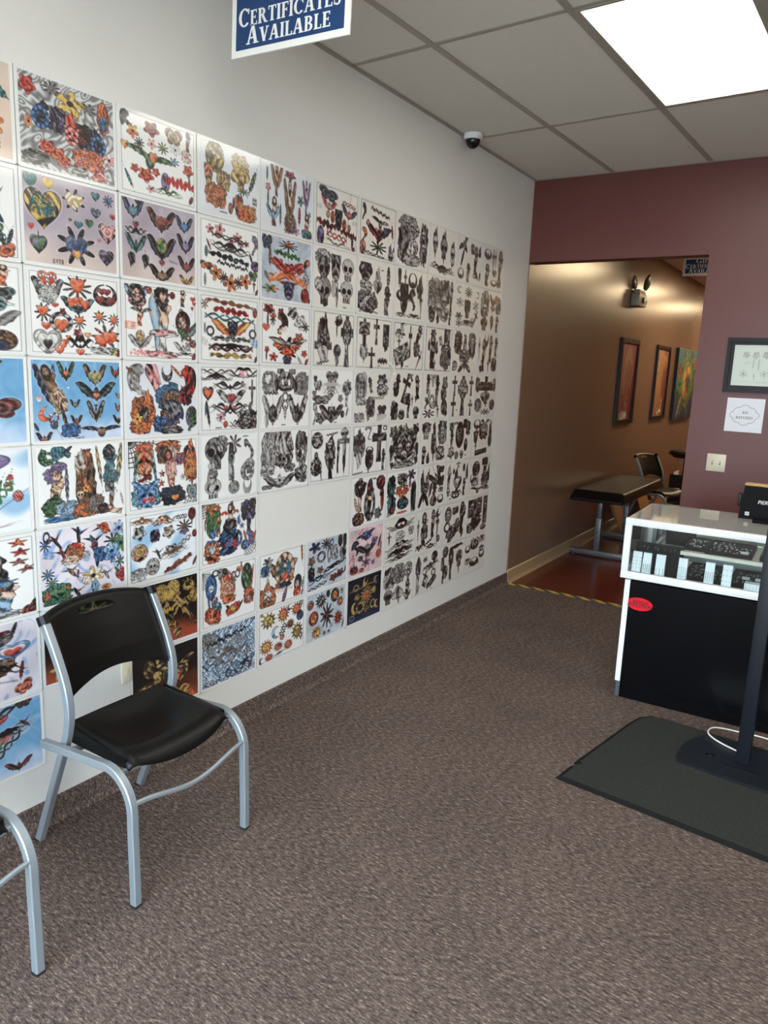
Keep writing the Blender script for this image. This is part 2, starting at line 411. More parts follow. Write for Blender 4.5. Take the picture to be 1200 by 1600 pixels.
def m_horns(X, Y, rg):
    x = np.abs(X)
    r = np.hypot(x - 0.1, Y + 0.1)
    arc = 0.22 * (1.1 - 0.9 * np.clip(Y + 0.4, 0, 1.2)) - np.abs(r - 0.72)
    arc = np.minimum(arc, x - 0.08 + 0.5 * (Y < -.3))
    return np.maximum(arc, 0.3 - np.hypot(x, (Y + 0.6) * 1.1)), np.sin(14 * r)
def m_bird(X, Y, rg):
    x = np.abs(X)
    yu = 0.3 + 0.55 * np.sin(2.6 * x); yl = -0.15 + 0.55 * x + 0.1 * np.abs(np.sin(15 * x))
    f = np.minimum(np.minimum(yu - Y, Y - yl), 1 - x)
    return np.maximum(f, 0.24 - np.hypot(X * 1.3, (Y + 0.1) * 0.32)), np.sin(20 * x - 6 * Y)
def m_swallow(X, Y, rg):
    w1 = np.minimum(0.2 * (1.0 - X) - np.abs(Y - 0.75 * X - 0.05), X + 0.05)
    w2 = np.minimum(0.22 * (1.0 + X) - np.abs(Y + 0.35 * X - 0.25), -X + 0.1)
    bd = 0.2 * np.sqrt(np.clip(1 - (Y * 1.1 + .1)**2, 0, 1)) - np.abs(X + 0.35 * Y)
    return np.maximum(np.maximum(w1, w2), bd), np.sin(16 * X), (bd > 0.03)
def m_skull(X, Y, rg):
    f = np.maximum(1 - np.hypot(X / 0.88, (Y - 0.22) / 0.76), np.minimum(0.48 - np.abs(X), np.minimum(Y + 0.98, 0.1 - Y)))
    hole = np.minimum(np.hypot((np.abs(X) - 0.36) / 1.1, Y - 0.06) - 0.27, np.hypot(X * 1.5, (Y + 0.32)) - 0.13)
    teeth = np.where((Y < -0.52) & (Y > -0.86), np.sin(22 * X), 1)
    dt = np.where(hole < 0, -3, np.where(teeth < -0.3, -2, 0.75 - 0.9 * np.hypot(X - .1, Y - .35)))
    return f, dt
def m_rose(X, Y, rg):
    r = np.hypot(X, Y); th = np.arctan2(Y, X)
    return (0.84 + 0.16 * np.cos(5 * th + 1)) - r, np.sin(11 * r + 1.7 * th + 1.2 * np.sin(3 * th))
def m_flower(X, Y, rg):
    r = np.hypot(X, Y); th = np.arctan2(Y, X); k = rg.choice([5, 6])
    return 0.38 + 0.62 * np.abs(np.cos(k / 2 * th + rg.random() * 3)) - r, np.where(r < 0.22, -2, 0.8 - np.abs(np.sin(k * th)) * .7)
def m_leafy(X, Y, rg):
    r = np.hypot(X, Y); th = np.arctan2(Y, X); k = int(rg.integers(7, 11))
    return 0.3 + 0.7 * np.abs(np.sin(k / 2 * th))**2.0 - r, np.cos(k * th) * 1.2
def m_sun(X, Y, rg):
    r = np.hypot(X, Y); th = np.arctan2(Y, X); n = int(rg.integers(11, 15))
    tri = np.abs(((th * n / 6.2832) % 1) - 0.5) * 2
    face = 0.56 - r
    ex = np.minimum(np.hypot((np.abs(X) - 0.2) / 1.4, Y - 0.1) - 0.07, np.maximum(np.abs(Y + 0.26 - .1 * np.abs(X)) - 0.03, np.abs(X) - 0.2))
    ex = np.minimum(ex, np.maximum(np.abs(X - .03) - .03, np.abs(Y + .03) - .12))
    dt = np.where(face > 0, np.where(ex < 0, -3, 0.9 - 0.9 * np.hypot(X + .15, Y - .15)), np.cos(12 * r) * 0.3 - 0.2)
    dt = np.where(np.abs(face) < 0.05, -2, dt)
    return 0.58 + 0.42 * tri - r, dt
def m_cross(X, Y, rg):
    fl = 0.17 + 0.1 * np.abs(Y - 0.3)**2
    a = np.minimum(fl - np.abs(X) * 1.0, 1 - np.abs(Y)); b = np.minimum(0.13 + 0.08 * X**2 - np.abs(Y - 0.36), 0.78 - np.abs(X))
    return np.maximum(a, b) * 1.3, np.sin(16 * (np.abs(X) - np.abs(Y - 0.36))) - .35
def m_celt(X, Y, rg):
    f, d = m_cross(X, Y, rg)
    return np.maximum(f, 0.11 - np.abs(np.hypot(X, (Y - 0.36) * 1.1) - 0.48)), d
def m_dagger(X, Y, rg):
    bl = np.minimum(0.26 * np.clip(1.0 + Y, 0, 1)**0.6 - np.abs(X), 0.35 - Y)
    gd = np.minimum(0.1 - np.abs(Y - 0.4), 0.8 - np.abs(X)); hd = np.minimum(0.18 - np.abs(X), np.minimum(Y - 0.35, 1 - Y))
    return np.maximum(np.maximum(bl, gd), hd), np.sin(9 * Y) * .5 - np.sign(X) * .4
def m_band(X, Y, rg):
    n = int(rg.integers(5, 8)); c = np.abs(np.sin(n * np.pi * X / 2 + rg.random()))
    f = (0.72 * c**0.7 * (1 - 0.45 * np.abs(X)) + 0.14) - np.abs(Y - .2 * np.cos(n * np.pi * X / 2))
    return np.minimum(f, 1 - np.abs(X)), np.sin(n * 5 * X) * np.cos(5 * Y)
def m_tribal(X, Y, rg):
    x = np.abs(X); f = -np.ones_like(X)
    for k in range(4):
        a, b, p, w = 0.35 + 0.5 * rg.random(), 3 + 4 * rg.random(), 6.28 * rg.random(), 0.13 + 0.15 * rg.random()
        f = np.maximum(f, w * (1.05 - x) * (0.6 + 0.4 * np.sin(5 * x + p)) - np.abs(Y - a * np.sin(b * x + p) * (1 - 0.3 * x)) * 0.6)
    return f, None
def m_snake(X, Y, rg):
    p = rg.choice([-1, 1])
    f = 0.24 * (0.55 + 0.45 * Y) * 1.0 + 0.05 - np.abs(X - p * 0.6 * np.sin(3.6 * Y + 0.4))
    return np.maximum(np.minimum(f, 1 - np.abs(Y)), 0.24 - np.hypot(X - p * 0.6 * np.sin(4.0), (Y - 0.85) * 1.2)), np.sin(24 * Y)
def m_dragon(X, Y, rg):
    p = rg.choice([-1, 1]); ph = rg.random() * 2
    f = 0.36 * (1 - 0.45 * np.abs(Y + .1)) - np.abs(X - p * 0.42 * np.sin(3.3 * Y + ph)) + 0.07 * np.sin(20 * Y)
    wing = np.minimum(0.9 - np.hypot(X - p * 0.1, Y - 0.1), (Y - 0.1) + 0.5 * p * X - 0.12 * np.abs(np.sin(6 * X)))
    return np.maximum(np.minimum(f, 1 - np.abs(Y)), wing), np.sin(12 * Y + 6 * X) * np.cos(9 * X)
def m_figure(X, Y, rg):
    head = 0.15 - np.hypot(X * .62, Y - 0.74); hair = 0.27 - np.hypot(X * 0.6, (Y - 0.68) * 0.8)
    wid = np.interp(Y, [-1, -0.6, -0.2, 0.05, 0.25, 0.45, 0.55, 0.6], [0.42, 0.3, 0.4, 0.48, 0.34, 0.62, 0.55, 0.1]) * (1 + 0.06 * np.sin(15 * Y))
    body = np.minimum(wid - np.abs(X - 0.12 * np.sin(3 * Y)), np.minimum(Y + 1, 0.6 - Y))
    f = np.maximum(np.maximum(head, hair), body * 0.8)
    return f, np.where(head > 0, np.where(np.hypot((np.abs(X) - .12) * .7, Y - .76) < .035, -2, 1), np.where(hair > 0, -1.6, np.sin(10 * Y + 5 * X))), (head > 0) | ((body > 0) & (Y > 0.0) & (hair < 0))
def m_fairy(X, Y, rg):
    f, d, s = m_figure(X * 1.9, Y, rg)
    w, wd = m_wings(X, (Y - 0.15) * 1.15, rg)
    return np.maximum(f, w), np.where(f > 0, d, wd * .6), s & (f > 0)
def m_butterfly(X, Y, rg):
    x = np.abs(X)
    f = np.maximum(1 - np.hypot((x - 0.5) / 0.5, (Y - 0.3) / 0.62), 1 - np.hypot((x - 0.36) / 0.36, (Y + 0.5) / 0.45)) * 0.5
    return np.maximum(f, 0.1 - x - (np.abs(Y) > .7)), np.sin(14 * np.hypot(x, Y)) + .3
def m_star(X, Y, rg):
    r = np.hypot(X, Y); th = np.arctan2(X, Y)
    t = np.abs(((th * 5 / 6.2832 + 10) % 1) - 0.5) * 2
    return 0.42 + 0.58 * t**1.4 - r, np.sin(5 * th)
def m_blob(X, Y, rg):
    n = wavy(X, Y, rg, 5)
    return 1 - (np.abs(X)**3 + np.abs(Y)**3)**(1 / 3.0) + 0.16 * n, 'rich'
def m_flame(X, Y, rg):
    f = 0.75 * np.sqrt(np.clip(1 - np.clip(Y, -1, 1)**2, 0, 1)) * (1 - 0.5 * Y) * 0.9 - np.abs(X + 0.25 * np.sin(4 * Y + 1) * (Y + 1) * 0.4) - 0.16 * np.abs(np.sin(7 * X + 2 * Y)) * (Y + 1)
    return f, np.sin(8 * X + 3 * Y) + .2
def m_feather(X, Y, rg): return 0.42 * np.sqrt(np.clip(1 - Y**2, 0, 1)) - np.abs(X) + 0.05 * np.sin(16 * Y), np.sin(14 * Y + 9 * np.abs(X))
def m_oval(X, Y, rg): return 1 - np.hypot(X, Y), 'rich'
def m_ring(X, Y, rg): return 0.2 - np.abs(np.hypot(X, Y) - 0.78), np.sin(9 * np.arctan2(Y, X))
def m_moon(X, Y, rg): return np.minimum(1 - np.hypot(X, Y), np.hypot(X - 0.45, Y) - 0.75), None
def m_rect(X, Y, rg): return np.minimum(1 - np.abs(X), 1 - np.abs(Y)), 'rich'
def m_fill(X, Y, rg): return np.minimum(1 - np.abs(X), 1 - np.abs(Y)), None
def m_disc(X, Y, rg): return 1 - np.hypot(X, Y) + 0.12 * wavy(X, Y, rg, 6), None
def m_mask(X, Y, rg):
    f = np.minimum(1 - np.hypot(X / 0.8, Y), 1)
    d = np.where(np.hypot((np.abs(X) - 0.3) / 1.5, Y - 0.2) < 0.13, -3, np.where((np.abs(Y + 0.4) < 0.1) & (np.abs(X) < 0.35), -2, np.sin(7 * np.abs(X) + 9 * Y)))
    return np.maximum(f, np.minimum(0.3 - np.abs(np.abs(X) - 0.6), np.minimum(Y - 0.3, 1 - Y))), d
def m_vine(X, Y, rg):
    c = 0.55 * np.sin(7 * X); f = 0.12 - np.abs(Y - c) * 0.5
    return np.minimum(np.maximum(f, 0.2 - np.hypot(((X * 4.4) % 1 - 0.5) * 0.45, Y + c)), 1 - np.abs(X)), None
def m_script(X, Y, rg):
    return np.minimum(0.3 - np.abs(Y - 0.4 * np.sin(9 * X) * np.sin(23 * X)), 1 - np.abs(X)), None
def m_web(X, Y, rg):
    r = np.hypot(X + 1, Y - 1); th = np.arctan2(Y - 1, X + 1)
    f = np.maximum(0.03 - np.abs(((r * 3) % 1) - 0.5) * 0.3 , 0.05 - np.abs(((th * 4) % 1) - .5) * r * .5)
    return np.minimum(f, 2 - r), None
MOTIF = {k[2:]: v for k, v in list(globals().items()) if k.startswith('m_')}
INKY = {'tribal', 'vine', 'script', 'web', 'band'}
FONT35 = {'0': '111101101101111', '1': '010110010010111', '2': '111001111100111', '3': '111001111001111', '4': '101101111001001',
          '5': '111100111001111', '6': '111100111101111', '7': '111001010010010', '8': '111101111101111', '9': '111101111001111'}

def lin(c):
    return np.where(c <= 0.04045, c / 12.92, ((c + 0.055) / 1.055)**2.4)

def background(bg, U, V, rg):
    one = np.ones(U.shape + (3,))
    n = wavy(U * 2, V * 2, rg, 3.0)[..., None]; n2 = wavy(U * 2.6, V * 2, rg, 7.0)[..., None]
    C = lambda *q: np.array(q) / 255.0
    if bg == 'white': return one * C(238, 238, 236)
    if bg == 'cream': return one * C(232, 228, 220)
    if bg == 'lilac': return one * C(176, 164, 176) + 0.06 * n + smooth(.5, 1, V)[..., None] * C(35, 30, 10)
    if bg == 'sky': return one * C(112, 168, 210) + smooth(.55, 1.05, V + .1 * n[..., 0])[..., None] * C(90, 50, 28) + 0.03 * n2
    if bg == 'pale': return one * C(222, 226, 232) + 0.02 * n
    if bg == 'greyblue': return one * C(188, 198, 208) + 0.06 * n + 0.04 * n2
    if bg == 'cloud': return one * C(224, 216, 224) + 0.07 * n - smooth(.2, .8, n2) * C(70, 36, 8)
    if bg == 'bluewash': return one * C(236, 240, 243) - smooth(.0, .8, n) * C(80, 45, 18)
    if bg == 'pinkwash': return one * C(222, 196, 198) + 0.07 * n - smooth(.3, .9, n2) * C(10, 60, 50)
    if bg == 'swirl': return one * 0.66 + 0.2 * np.sin(7 * n2 + 9 * n)
    if bg == 'ember': return one * C(18, 14, 14) + (smooth(.45, 1.0, V + .12 * n[..., 0])[..., None]) * C(150, 62, 40)
    if bg == 'night': return one * C(16, 20, 34) + 0.035 * n + smooth(.8, 1.0, V)[..., None] * C(6, 24, 46)
    if bg == 'beige': return one * C(216, 196, 178) + 0.05 * n
    if bg == 'gears':
        q = np.sin(9 * wavy(U * 5, V * 4, rg, 4.0)); z = np.sin(8 * wavy(U * 6, V * 5, rg, 5.0))
        return (one * C(150, 172, 196) + 0.22 * q[..., None] + 0.18 * z[..., None] * C(255, 235, 215) - smooth(.4, 1, -z)[..., None] * 0.25)
    return one * 0.9

def draw_sheet(bg, spec, nx, ny, seed):
    ss = 2; W, H = nx * ss, ny * ss
    rg = np.random.default_rng(seed)
    u = (np.arange(W) + 0.5) / W; v = (np.arange(H) + 0.5) / H
    U, V = np.meshgrid(u, v)
    img = np.clip(background(bg, U, V, rg), 0, 1)
    dark = bg in ('ember', 'night')
    for item in spec.split(';'):
        q = item.split()
        if not q: continue
        kind = q[0]
        if kind == 'num':
            txt, uc, vc, h = q[1], float(q[2]) / 100, float(q[3]) / 100, float(q[4]) / 100
            cw = h * 0.6 / 1.27
            for k, ch in enumerate(txt):
                u0 = uc + k * cw * 1.25
                for j in range(15):
                    if FONT35[ch][j] == '1':
                        a = u0 + (j % 3) * cw / 3; b = vc + (j // 3) * h / 5
                        img[int(b * H):max(int(b * H) + 1, int((b + h / 5) * H)), int(a * W):max(int(a * W) + 1, int((a + cw / 3) * W))] *= 0.3
            continue
        if kind == 'edge':
            m = 0.022
            fr = np.minimum(np.minimum(U - m * .8, 1 - m * .8 - U), np.minimum(V - m, 1 - m - V))
            img *= 1 - 0.45 * np.clip(1 - np.abs(fr) * min(W, H) / 1.5, 0, 1)[..., None]
            continue
        uc, vc, hw, hh = [float(x) / 100 for x in q[1:5]]
        rot = float(q[5]) * np.pi / 180; cols = q[6]
        ex = max(hw, hh / 1.27) * 1.5 if rot else hw * 1.08
        ey = max(hh, hw * 1.27) * 1.5 if rot else hh * 1.08
        i0, i1 = max(0, int((uc - ex) * W)), min(W, int((uc + ex) * W) + 2)
        j0, j1 = max(0, int((vc - ey) * H)), min(H, int((vc + ey) * H) + 2)
        if i1 <= i0 or j1 <= j0: continue
        dx = (U[j0:j1, i0:i1] - uc) * 1.27; dy = -(V[j0:j1, i0:i1] - vc)
        X = (dx * np.cos(rot) + dy * np.sin(rot)) / (hw * 1.27); Y = (-dx * np.sin(rot) + dy * np.cos(rot)) / hh
        out = MOTIF[kind](X, Y, rg)
        f, dt = out[0], out[1]; second = out[2] if len(out) > 2 else None
        px = max(1.0 / (hw * W), 1.0 / (hh * H)) if not rot else 1.0 / (min(hw * W, hh * H) + 1)
        px = min(px, .25)
        fr = float(np.clip(2.2 / (px * 9), 3.5, 9))
        n = 0.75 * wavy(X, Y, rg, fr) + 0.5 * wavy(X, Y, rg, fr * 2.3)
        base = PAL[cols[0]]; sec = PAL[cols[1]] if len(cols) > 1 else base * 0.6 + 0.4 * np.array([.92, .9, .86])
        a = np.clip(f / px * 0.7 + 0.5, 0, 1)
        if kind in INKY:
            col = base + 0 * X[..., None]
            if len(cols) > 1: col = np.where(n[..., None] > 0.2, sec, col)
        else:
            if isinstance(dt, str): s = 0.45 + 0.5 * n + 0.35 * wavy(X, Y, rg, fr * 1.7)
            elif dt is None: s = 0.62 + 0.22 * n + 0.25 * (Y + X * -0.4)
            else: s = 0.5 + 0.28 * dt + 0.3 * n
            s = np.clip(s, 0, 1)[..., None]
            mixc = base
            if second is not None and len(cols) > 1: mixc = np.where(second[..., None], sec, base)
            elif len(cols) > 1: mixc = base + (sec - base) * smooth(-.1, .5, wavy(X, Y, rg, fr * .6))[..., None]
            hi = mixc * 0.55 + 0.45 * np.array([.95, .93, .9]) if not dark else mixc * 0.8 + 0.2
            ink = np.array([.08, .07, .08])
            col = np.where(s < 0.5, ink + (mixc - ink) * (s * 2), mixc + (hi - mixc) * (s * 2 - 1))
            ow = max(1.1 * px, 0.05)
            o = np.clip(1 - (f - px * .4) / ow, 0, 1)[..., None] * 0.85
            oc = PAL['l'] if dark else ink
            col = col + (oc - col) * o
        if bg in ('lilac', 'sky'):       # pale glow printed round each motif
            gl = np.clip(1 + f / 0.16, 0, 1)[..., None] * 0.45
            img[j0:j1, i0:i1] += (np.array([.92, .9, .92]) - img[j0:j1, i0:i1]) * gl
        A = a[..., None]
        img[j0:j1, i0:i1] = img[j0:j1, i0:i1] * (1 - A) + np.clip(col, 0, 1) * A
    img = img.reshape(ny, ss, nx, ss, 3).mean((1, 3))
    return np.clip(img, 0, 1)
# row, column: label, background, motifs (kind u v half-width half-height turn colours, in hundredths of the sheet)
SHEETS = {
(0,0): ("flash sheet cut by the photo edge with a feather on peach ground, top row", "beige",
 "blob 40 20 20 14 0 ig;feather 86 28 10 16 60 t;feather 30 55 10 25 30 k;flower 80 66 14 13 0 oy;blob 45 80 25 14 0 mo;feather 84 86 10 12 0 k;butterfly 20 35 12 12 0 m"),
(0,1): ("flash sheet with two blue dragons and red flowers over grey swirls", "swirl",
 "rose 9 14 9 11 0 r;flower 52 19 17 15 0 ym;leafy 33 9 10 8 0 G;leafy 72 18 9 7 0 G;dragon 28 44 13 18 40 nk;ring 21 44 9 13 0 b;blob 39 42 9 14 0 kp;dragon 74 56 13 18 -40 nk;ring 82 57 9 12 0 b;blob 65 49 9 12 0 kd;flame 52 38 9 13 0 ro;mask 53 55 9 11 0 ir;oval 88 23 7 19 0 or;oval 88 29 5 9 0 bt;flower 9 53 5 8 0 ol;rose 27 75 10 9 0 ro;rose 38 80 9 9 0 or;rose 45 88 9 8 0 ro;blob 70 77 18 12 0 oi;rose 82 93 10 8 0 ri;flower 94 70 7 9 0 iw;blob 15 90 14 8 0 Gk;blob 58 93 12 6 0 gk"),
(0,2): ("flash sheet with a dark spread eagle and a row of red tulips", "white",
 "edge;dragon 9 15 8 15 20 kn;flower 16 24 8 9 0 oy;rose 40 14 11 10 0 dr;butterfly 70 14 12 11 0 ml;figure 90 14 6 13 0 dp;flower 40 32 6 7 0 is;leafy 55 33 8 8 0 ey;flower 72 30 8 7 0 w;heart 6 43 5 6 0 oy;leafy 24 36 7 8 0 k;bird 38 53 32 13 -6 ek;heart 42 50 5 9 0 om;rose 18 68 6 6 0 ro;rose 32 73 11 10 0 ro;rose 45 66 6 6 0 ro;rose 90 52 8 9 0 ro;feather 92 66 3 10 10 e;oval 58 75 6 12 0 pd;band 78 72 20 9 0 rd;tribal 62 88 18 6 0 ek;feather 10 82 4 12 30 t;flower 38 89 6 5 0 id;feather 94 90 6 6 -30 d;blob 88 34 7 8 0 wi;leafy 70 46 8 6 0 c"),
(0,3): ("flash sheet with yellow lions and a large gold rose", "pale",
 "oval 24 20 15 21 0 yk;blob 24 12 12 10 0 ky;rose 66 30 17 28 0 ym;blob 66 20 14 14 0 yl;feather 88 38 8 18 -25 ek;leafy 72 56 12 6 0 ek;mask 14 45 8 13 0 om;blob 38 50 11 14 0 lm;blob 26 72 17 16 0 om;dragon 14 68 6 18 0 lo;blob 64 78 7 16 0 ok;blob 78 86 17 13 0 ol;feather 55 76 4 8 0 n;vine 92 66 4 8 0 k;oval 50 85 4 8 0 mo;script 38 93 6 2 0 k"),
(0,4): ("flash sheet with five fairies in green, pink and brown, top row", "pale",
 "fairy 26 22 12 24 0 mo;rose 52 8 12 7 0 dr;fairy 52 55 13 42 0 ms;blob 54 82 12 14 0 mG;fairy 86 35 9 28 0 ps;feather 8 16 4 10 0 b;rose 10 36 5 7 0 ri;feather 10 52 4 10 0 e;flower 74 42 7 9 0 te;figure 22 70 10 22 0 ms;wings 20 72 14 12 0 ct;feather 34 72 4 16 0 ek;feather 72 66 6 14 0 rd;figure 88 78 10 18 0 os;blob 88 92 11 7 0 be;flower 47 94 6 5 0 di;flower 66 92 7 7 0 pi;flower 93 60 3 5 0 p"),
(0,5): ("flash sheet with winged masks in black and red, top row", "cream",
 "edge;butterfly 28 15 22 11 -8 nk;wingheart 30 32 18 10 -6 rG;vine 78 22 16 5 -6 dk;wingheart 78 36 20 11 -8 nr;mask 53 53 10 18 0 kn;oval 39 50 5 10 0 ro;oval 67 58 5 10 0 ro;oval 28 48 4 6 0 l;oval 79 61 4 6 0 l;band 25 65 22 9 -6 kd;dagger 28 74 3 10 0 k;band 78 72 20 8 -6 dk;oval 12 86 8 16 0 pk;vine 50 82 24 8 -5 rk;feather 88 84 6 14 0 ke;tribal 48 92 22 5 -4 k;feather 92 96 6 5 -20 d;vine 7 38 3 12 90 g;vine 93 50 3 12 90 g"),
(0,6): ("flash sheet with a dark red winged heart and a seahorse", "cream",
 "edge;dragon 10 22 6 15 0 k;script 55 16 26 8 -8 k;bird 55 36 24 11 -6 Gk;heart 52 58 14 15 0 dr;wings 52 52 36 14 0 kd;feather 90 44 6 13 10 om;dragon 12 62 8 12 0 om;oval 22 40 4 6 0 i;heart 70 46 6 8 0 nb;leafy 52 80 24 13 0 ek;oval 9 86 8 13 0 mi;flame 86 76 7 10 0 bt;skull 88 93 9 11 0 G;vine 42 95 26 4 -4 k;feather 95 78 4 6 -20 d"),
(0,7): ("flash sheet with a grey smoky crowd of faces, top row", "cream",
 "blob 32 26 28 26 0 Gg;blob 18 60 16 34 0 Gk;skull 45 20 8 9 0 g;skull 62 26 8 9 0 g;skull 28 16 7 8 0 g;oval 50 60 16 16 0 gw;blob 84 48 13 40 0 Gk;skull 82 30 8 9 0 g;skull 84 56 8 10 0 g;blob 46 86 26 12 0 Gg;band 46 84 22 8 0 gG;script 88 92 4 2 0 k"),
(0,8): ("flash sheet with three black flaming skulls above a tribal ornament, top row", "cream",
 "flame 18 24 13 24 0 kG;skull 18 36 10 17 0 g;flame 50 24 14 24 0 kG;skull 50 42 15 22 0 G;flame 84 36 12 18 0 kG;skull 84 50 10 18 0 g;dagger 50 66 5 10 0 k;dagger 18 58 5 8 0 k;flame 84 66 11 12 180 kg;tribal 48 86 42 13 -4 k;horns 48 84 16 9 0 k"),
(0,9): ("flash sheet with a black eagle diving over reapers, top row", "cream",
 "bird 26 20 24 20 40 kG;feather 18 46 8 22 -20 k;figure 74 46 15 32 0 kG;figure 44 78 13 22 0 Gk;flame 90 22 8 14 0 k;blob 58 22 8 12 0 gk;horns 14 80 12 14 0 kG;tribal 80 82 16 10 -4 k;skull 72 30 6 7 0 g;flame 95 80 5 10 180 k"),
(0,10): ("flash sheet with robed figures and a tall sword, far end of top row", "cream",
 "horns 22 18 16 14 0 k;skull 20 26 9 8 0 G;dagger 48 34 7 28 0 kG;dagger 58 30 5 22 0 k;figure 82 42 16 38 0 kG;figure 22 70 18 26 0 kG;butterfly 56 62 10 9 0 Gk;horns 56 84 14 9 0 k;blob 80 84 10 10 0 Gk;skull 88 24 8 8 0 g"),
(1,0): ("flash sheet with a blue hummingbird and red butterfly, cut by the photo edge", "white",
 "edge;flower 30 20 20 16 0 ro;swallow 75 46 18 20 20 nb;rose 60 26 9 9 0 ro;vine 80 62 20 8 -70 ek;feather 84 78 5 10 20 n;feather 92 76 5 10 -20 n;butterfly 55 90 22 10 -15 od;butterfly 88 92 10 8 20 od;leafy 40 62 16 12 0 e"),
(1,1): ("flash sheet of stained glass hearts on lilac marked 1473", "lilac",
 "heart 8 9 7 9 0 te;heart 26 8 6 8 0 yl;heart 20 38 19 25 0 ky;blob 20 34 12 12 0 ty;leafy 53 20 13 14 0 kl;heart 53 22 10 12 0 lw;heart 77 10 5 6 0 tk;leafy 92 12 7 8 0 kw;heart 92 12 4 5 0 nb;heart 77 30 6 7 0 nG;heart 97 30 4 4 0 rd;heart 69 44 5 6 0 ek;heart 57 48 5 5 0 tk;heart 48 44 2 2 0 d;heart 90 52 11 14 0 ki;butterfly 90 50 8 9 0 is;heart 7 60 3 4 0 r;heart 14 79 9 12 0 ke;heart 14 79 6 7 0 ep;leafy 54 74 22 24 0 kG;heart 54 76 12 15 0 nb;heart 54 84 5 6 0 oy;heart 88 82 9 11 0 kp;heart 80 62 2 2 0 o;dagger 14 68 2 5 180 k;heart 26 24 3 5 180 m;num 1473 28 93 5"),
(1,2): ("flash sheet of dark winged hearts on a lilac sky", "lilac",
 "wingheart 15 12 14 14 0 ntk;wings 52 20 20 16 0 kd;heart 52 22 8 9 0 dm;wingheart 84 18 13 12 0 nb;tribal 18 40 14 10 0 k;heart 18 32 4 5 0 kr;wings 18 56 14 13 0 tk;flame 12 78 7 10 180 k;flame 30 78 7 10 180 k;wings 52 56 20 17 0 kn;oval 52 52 7 10 0 el;wingheart 86 44 13 14 0 kp;wingheart 87 72 13 12 0 kd;heart 52 76 4 5 0 d;wingheart 52 90 18 12 0 km;wings 87 94 11 8 0 ml;heart 20 3 3 3 0 k;script 68 72 6 3 -10 p"),
(1,3): ("flash sheet of armbands with pink cherry blossoms and three orange flowers", "white",
 "edge;flower 16 14 7 7 0 id;flower 32 12 9 9 0 id;flower 30 19 6 6 0 id;flower 62 18 8 8 0 id;flower 50 25 6 6 0 id;flower 68 26 6 6 0 id;flower 78 24 5 5 0 id;vine 48 22 28 5 -3 k;tribal 50 36 32 10 -4 k;band 48 50 34 6 -5 kt;script 54 60 26 6 -4 k;flower 26 75 11 12 0 om;flower 50 86 13 14 0 om;flower 76 80 11 12 0 om;leafy 38 80 8 10 0 k;leafy 64 84 8 10 0 k;butterfly 10 66 11 6 -5 ok;dragon 92 24 7 15 0 Gp;oval 94 55 8 8 0 pk;butterfly 90 70 8 8 0 ek;dagger 92 86 4 10 0 d;feather 10 46 6 8 0 t;feather 14 36 3 9 30 d;feather 8 86 4 9 0 G;feather 97 94 5 5 -30 d;feather 86 44 4 7 25 k"),
(1,4): ("flash sheet with bands of red flowers over a blue skull on pale blue", "greyblue",
 "butterfly 10 12 10 12 0 nk;leafy 52 12 20 9 0 Gk;flower 52 8 6 5 0 or;band 50 26 26 7 -4 ek;rose 32 42 14 10 -10 ro;rose 54 50 14 13 0 rd;rose 74 46 12 10 0 ro;wings 52 46 34 12 0 rd;tribal 52 66 38 14 0 ok;band 28 64 16 8 20 os;band 78 66 16 8 -20 os;mask 54 84 12 15 0 np;flower 18 84 16 7 0 eo;oval 88 88 9 13 0 dr;dragon 90 44 6 16 0 kG;oval 93 32 4 6 0 o;feather 16 34 6 14 0 m;feather 10 64 7 8 40 G;blob 90 60 6 8 0 g;feather 97 96 4 5 -20 d"),
(1,5): ("flash sheet of six shaded skulls in grey, second row from the top", "cream",
 "blob 20 16 17 14 0 gG;skull 22 36 16 24 0 Gk;mask 50 30 13 24 0 Gk;skull 80 28 17 20 0 g;skull 24 72 18 24 0 G;oval 10 62 9 12 0 g;skull 78 68 18 20 0 g;dagger 54 76 12 22 0 gk;flame 46 60 8 20 0 g;flame 26 94 10 8 180 k;script 74 96 4 2 0 k"),
(1,6): ("flash sheet with a black horned demon face and a flaming heart", "cream",
 "horns 20 16 18 16 0 k;mask 20 24 16 18 0 kG;flame 54 24 10 16 0 gG;heart 54 48 12 14 0 Gk;feather 84 24 11 20 0 Gk;blob 22 48 16 9 0 gw;skull 14 46 8 8 0 g;blob 26 78 28 20 0 Gk;band 24 74 20 8 30 gk;figure 82 70 16 28 0 Gk;tribal 30 96 24 4 0 k;script 66 14 4 2 0 k"),
(1,7): ("flash sheet of black horned skulls and daggers, second row", "cream",
 "flame 12 18 8 20 180 k;horns 54 16 14 18 0 k;dagger 30 24 6 22 0 kG;mask 28 58 15 30 0 kG;horns 24 50 20 14 0 k;skull 78 38 13 16 0 Gk;flame 80 20 10 18 0 k;dragon 56 58 13 22 0 kG;dagger 84 66 6 26 0 kG;tribal 20 92 14 6 0 k;tribal 62 92 22 6 0 k;dagger 80 52 5 14 0 k"),
(1,8): ("flash sheet of screaming faces crowded on grey leaves, second row", "cream",
 "blob 26 36 26 34 0 Gg;blob 62 30 20 30 0 Gk;leafy 20 30 16 16 0 Gk;skull 46 26 11 14 0 Gk;skull 62 50 11 16 0 g;skull 42 68 12 16 0 g;figure 88 36 10 34 0 kG;blob 64 78 14 14 0 gG;mask 18 82 14 16 0 kG;flame 40 92 8 10 180 k;figure 86 82 9 16 0 kG;horns 72 68 8 10 0 k"),
(1,9): ("flash sheet with one black skull among pale flowers, second row", "cream",
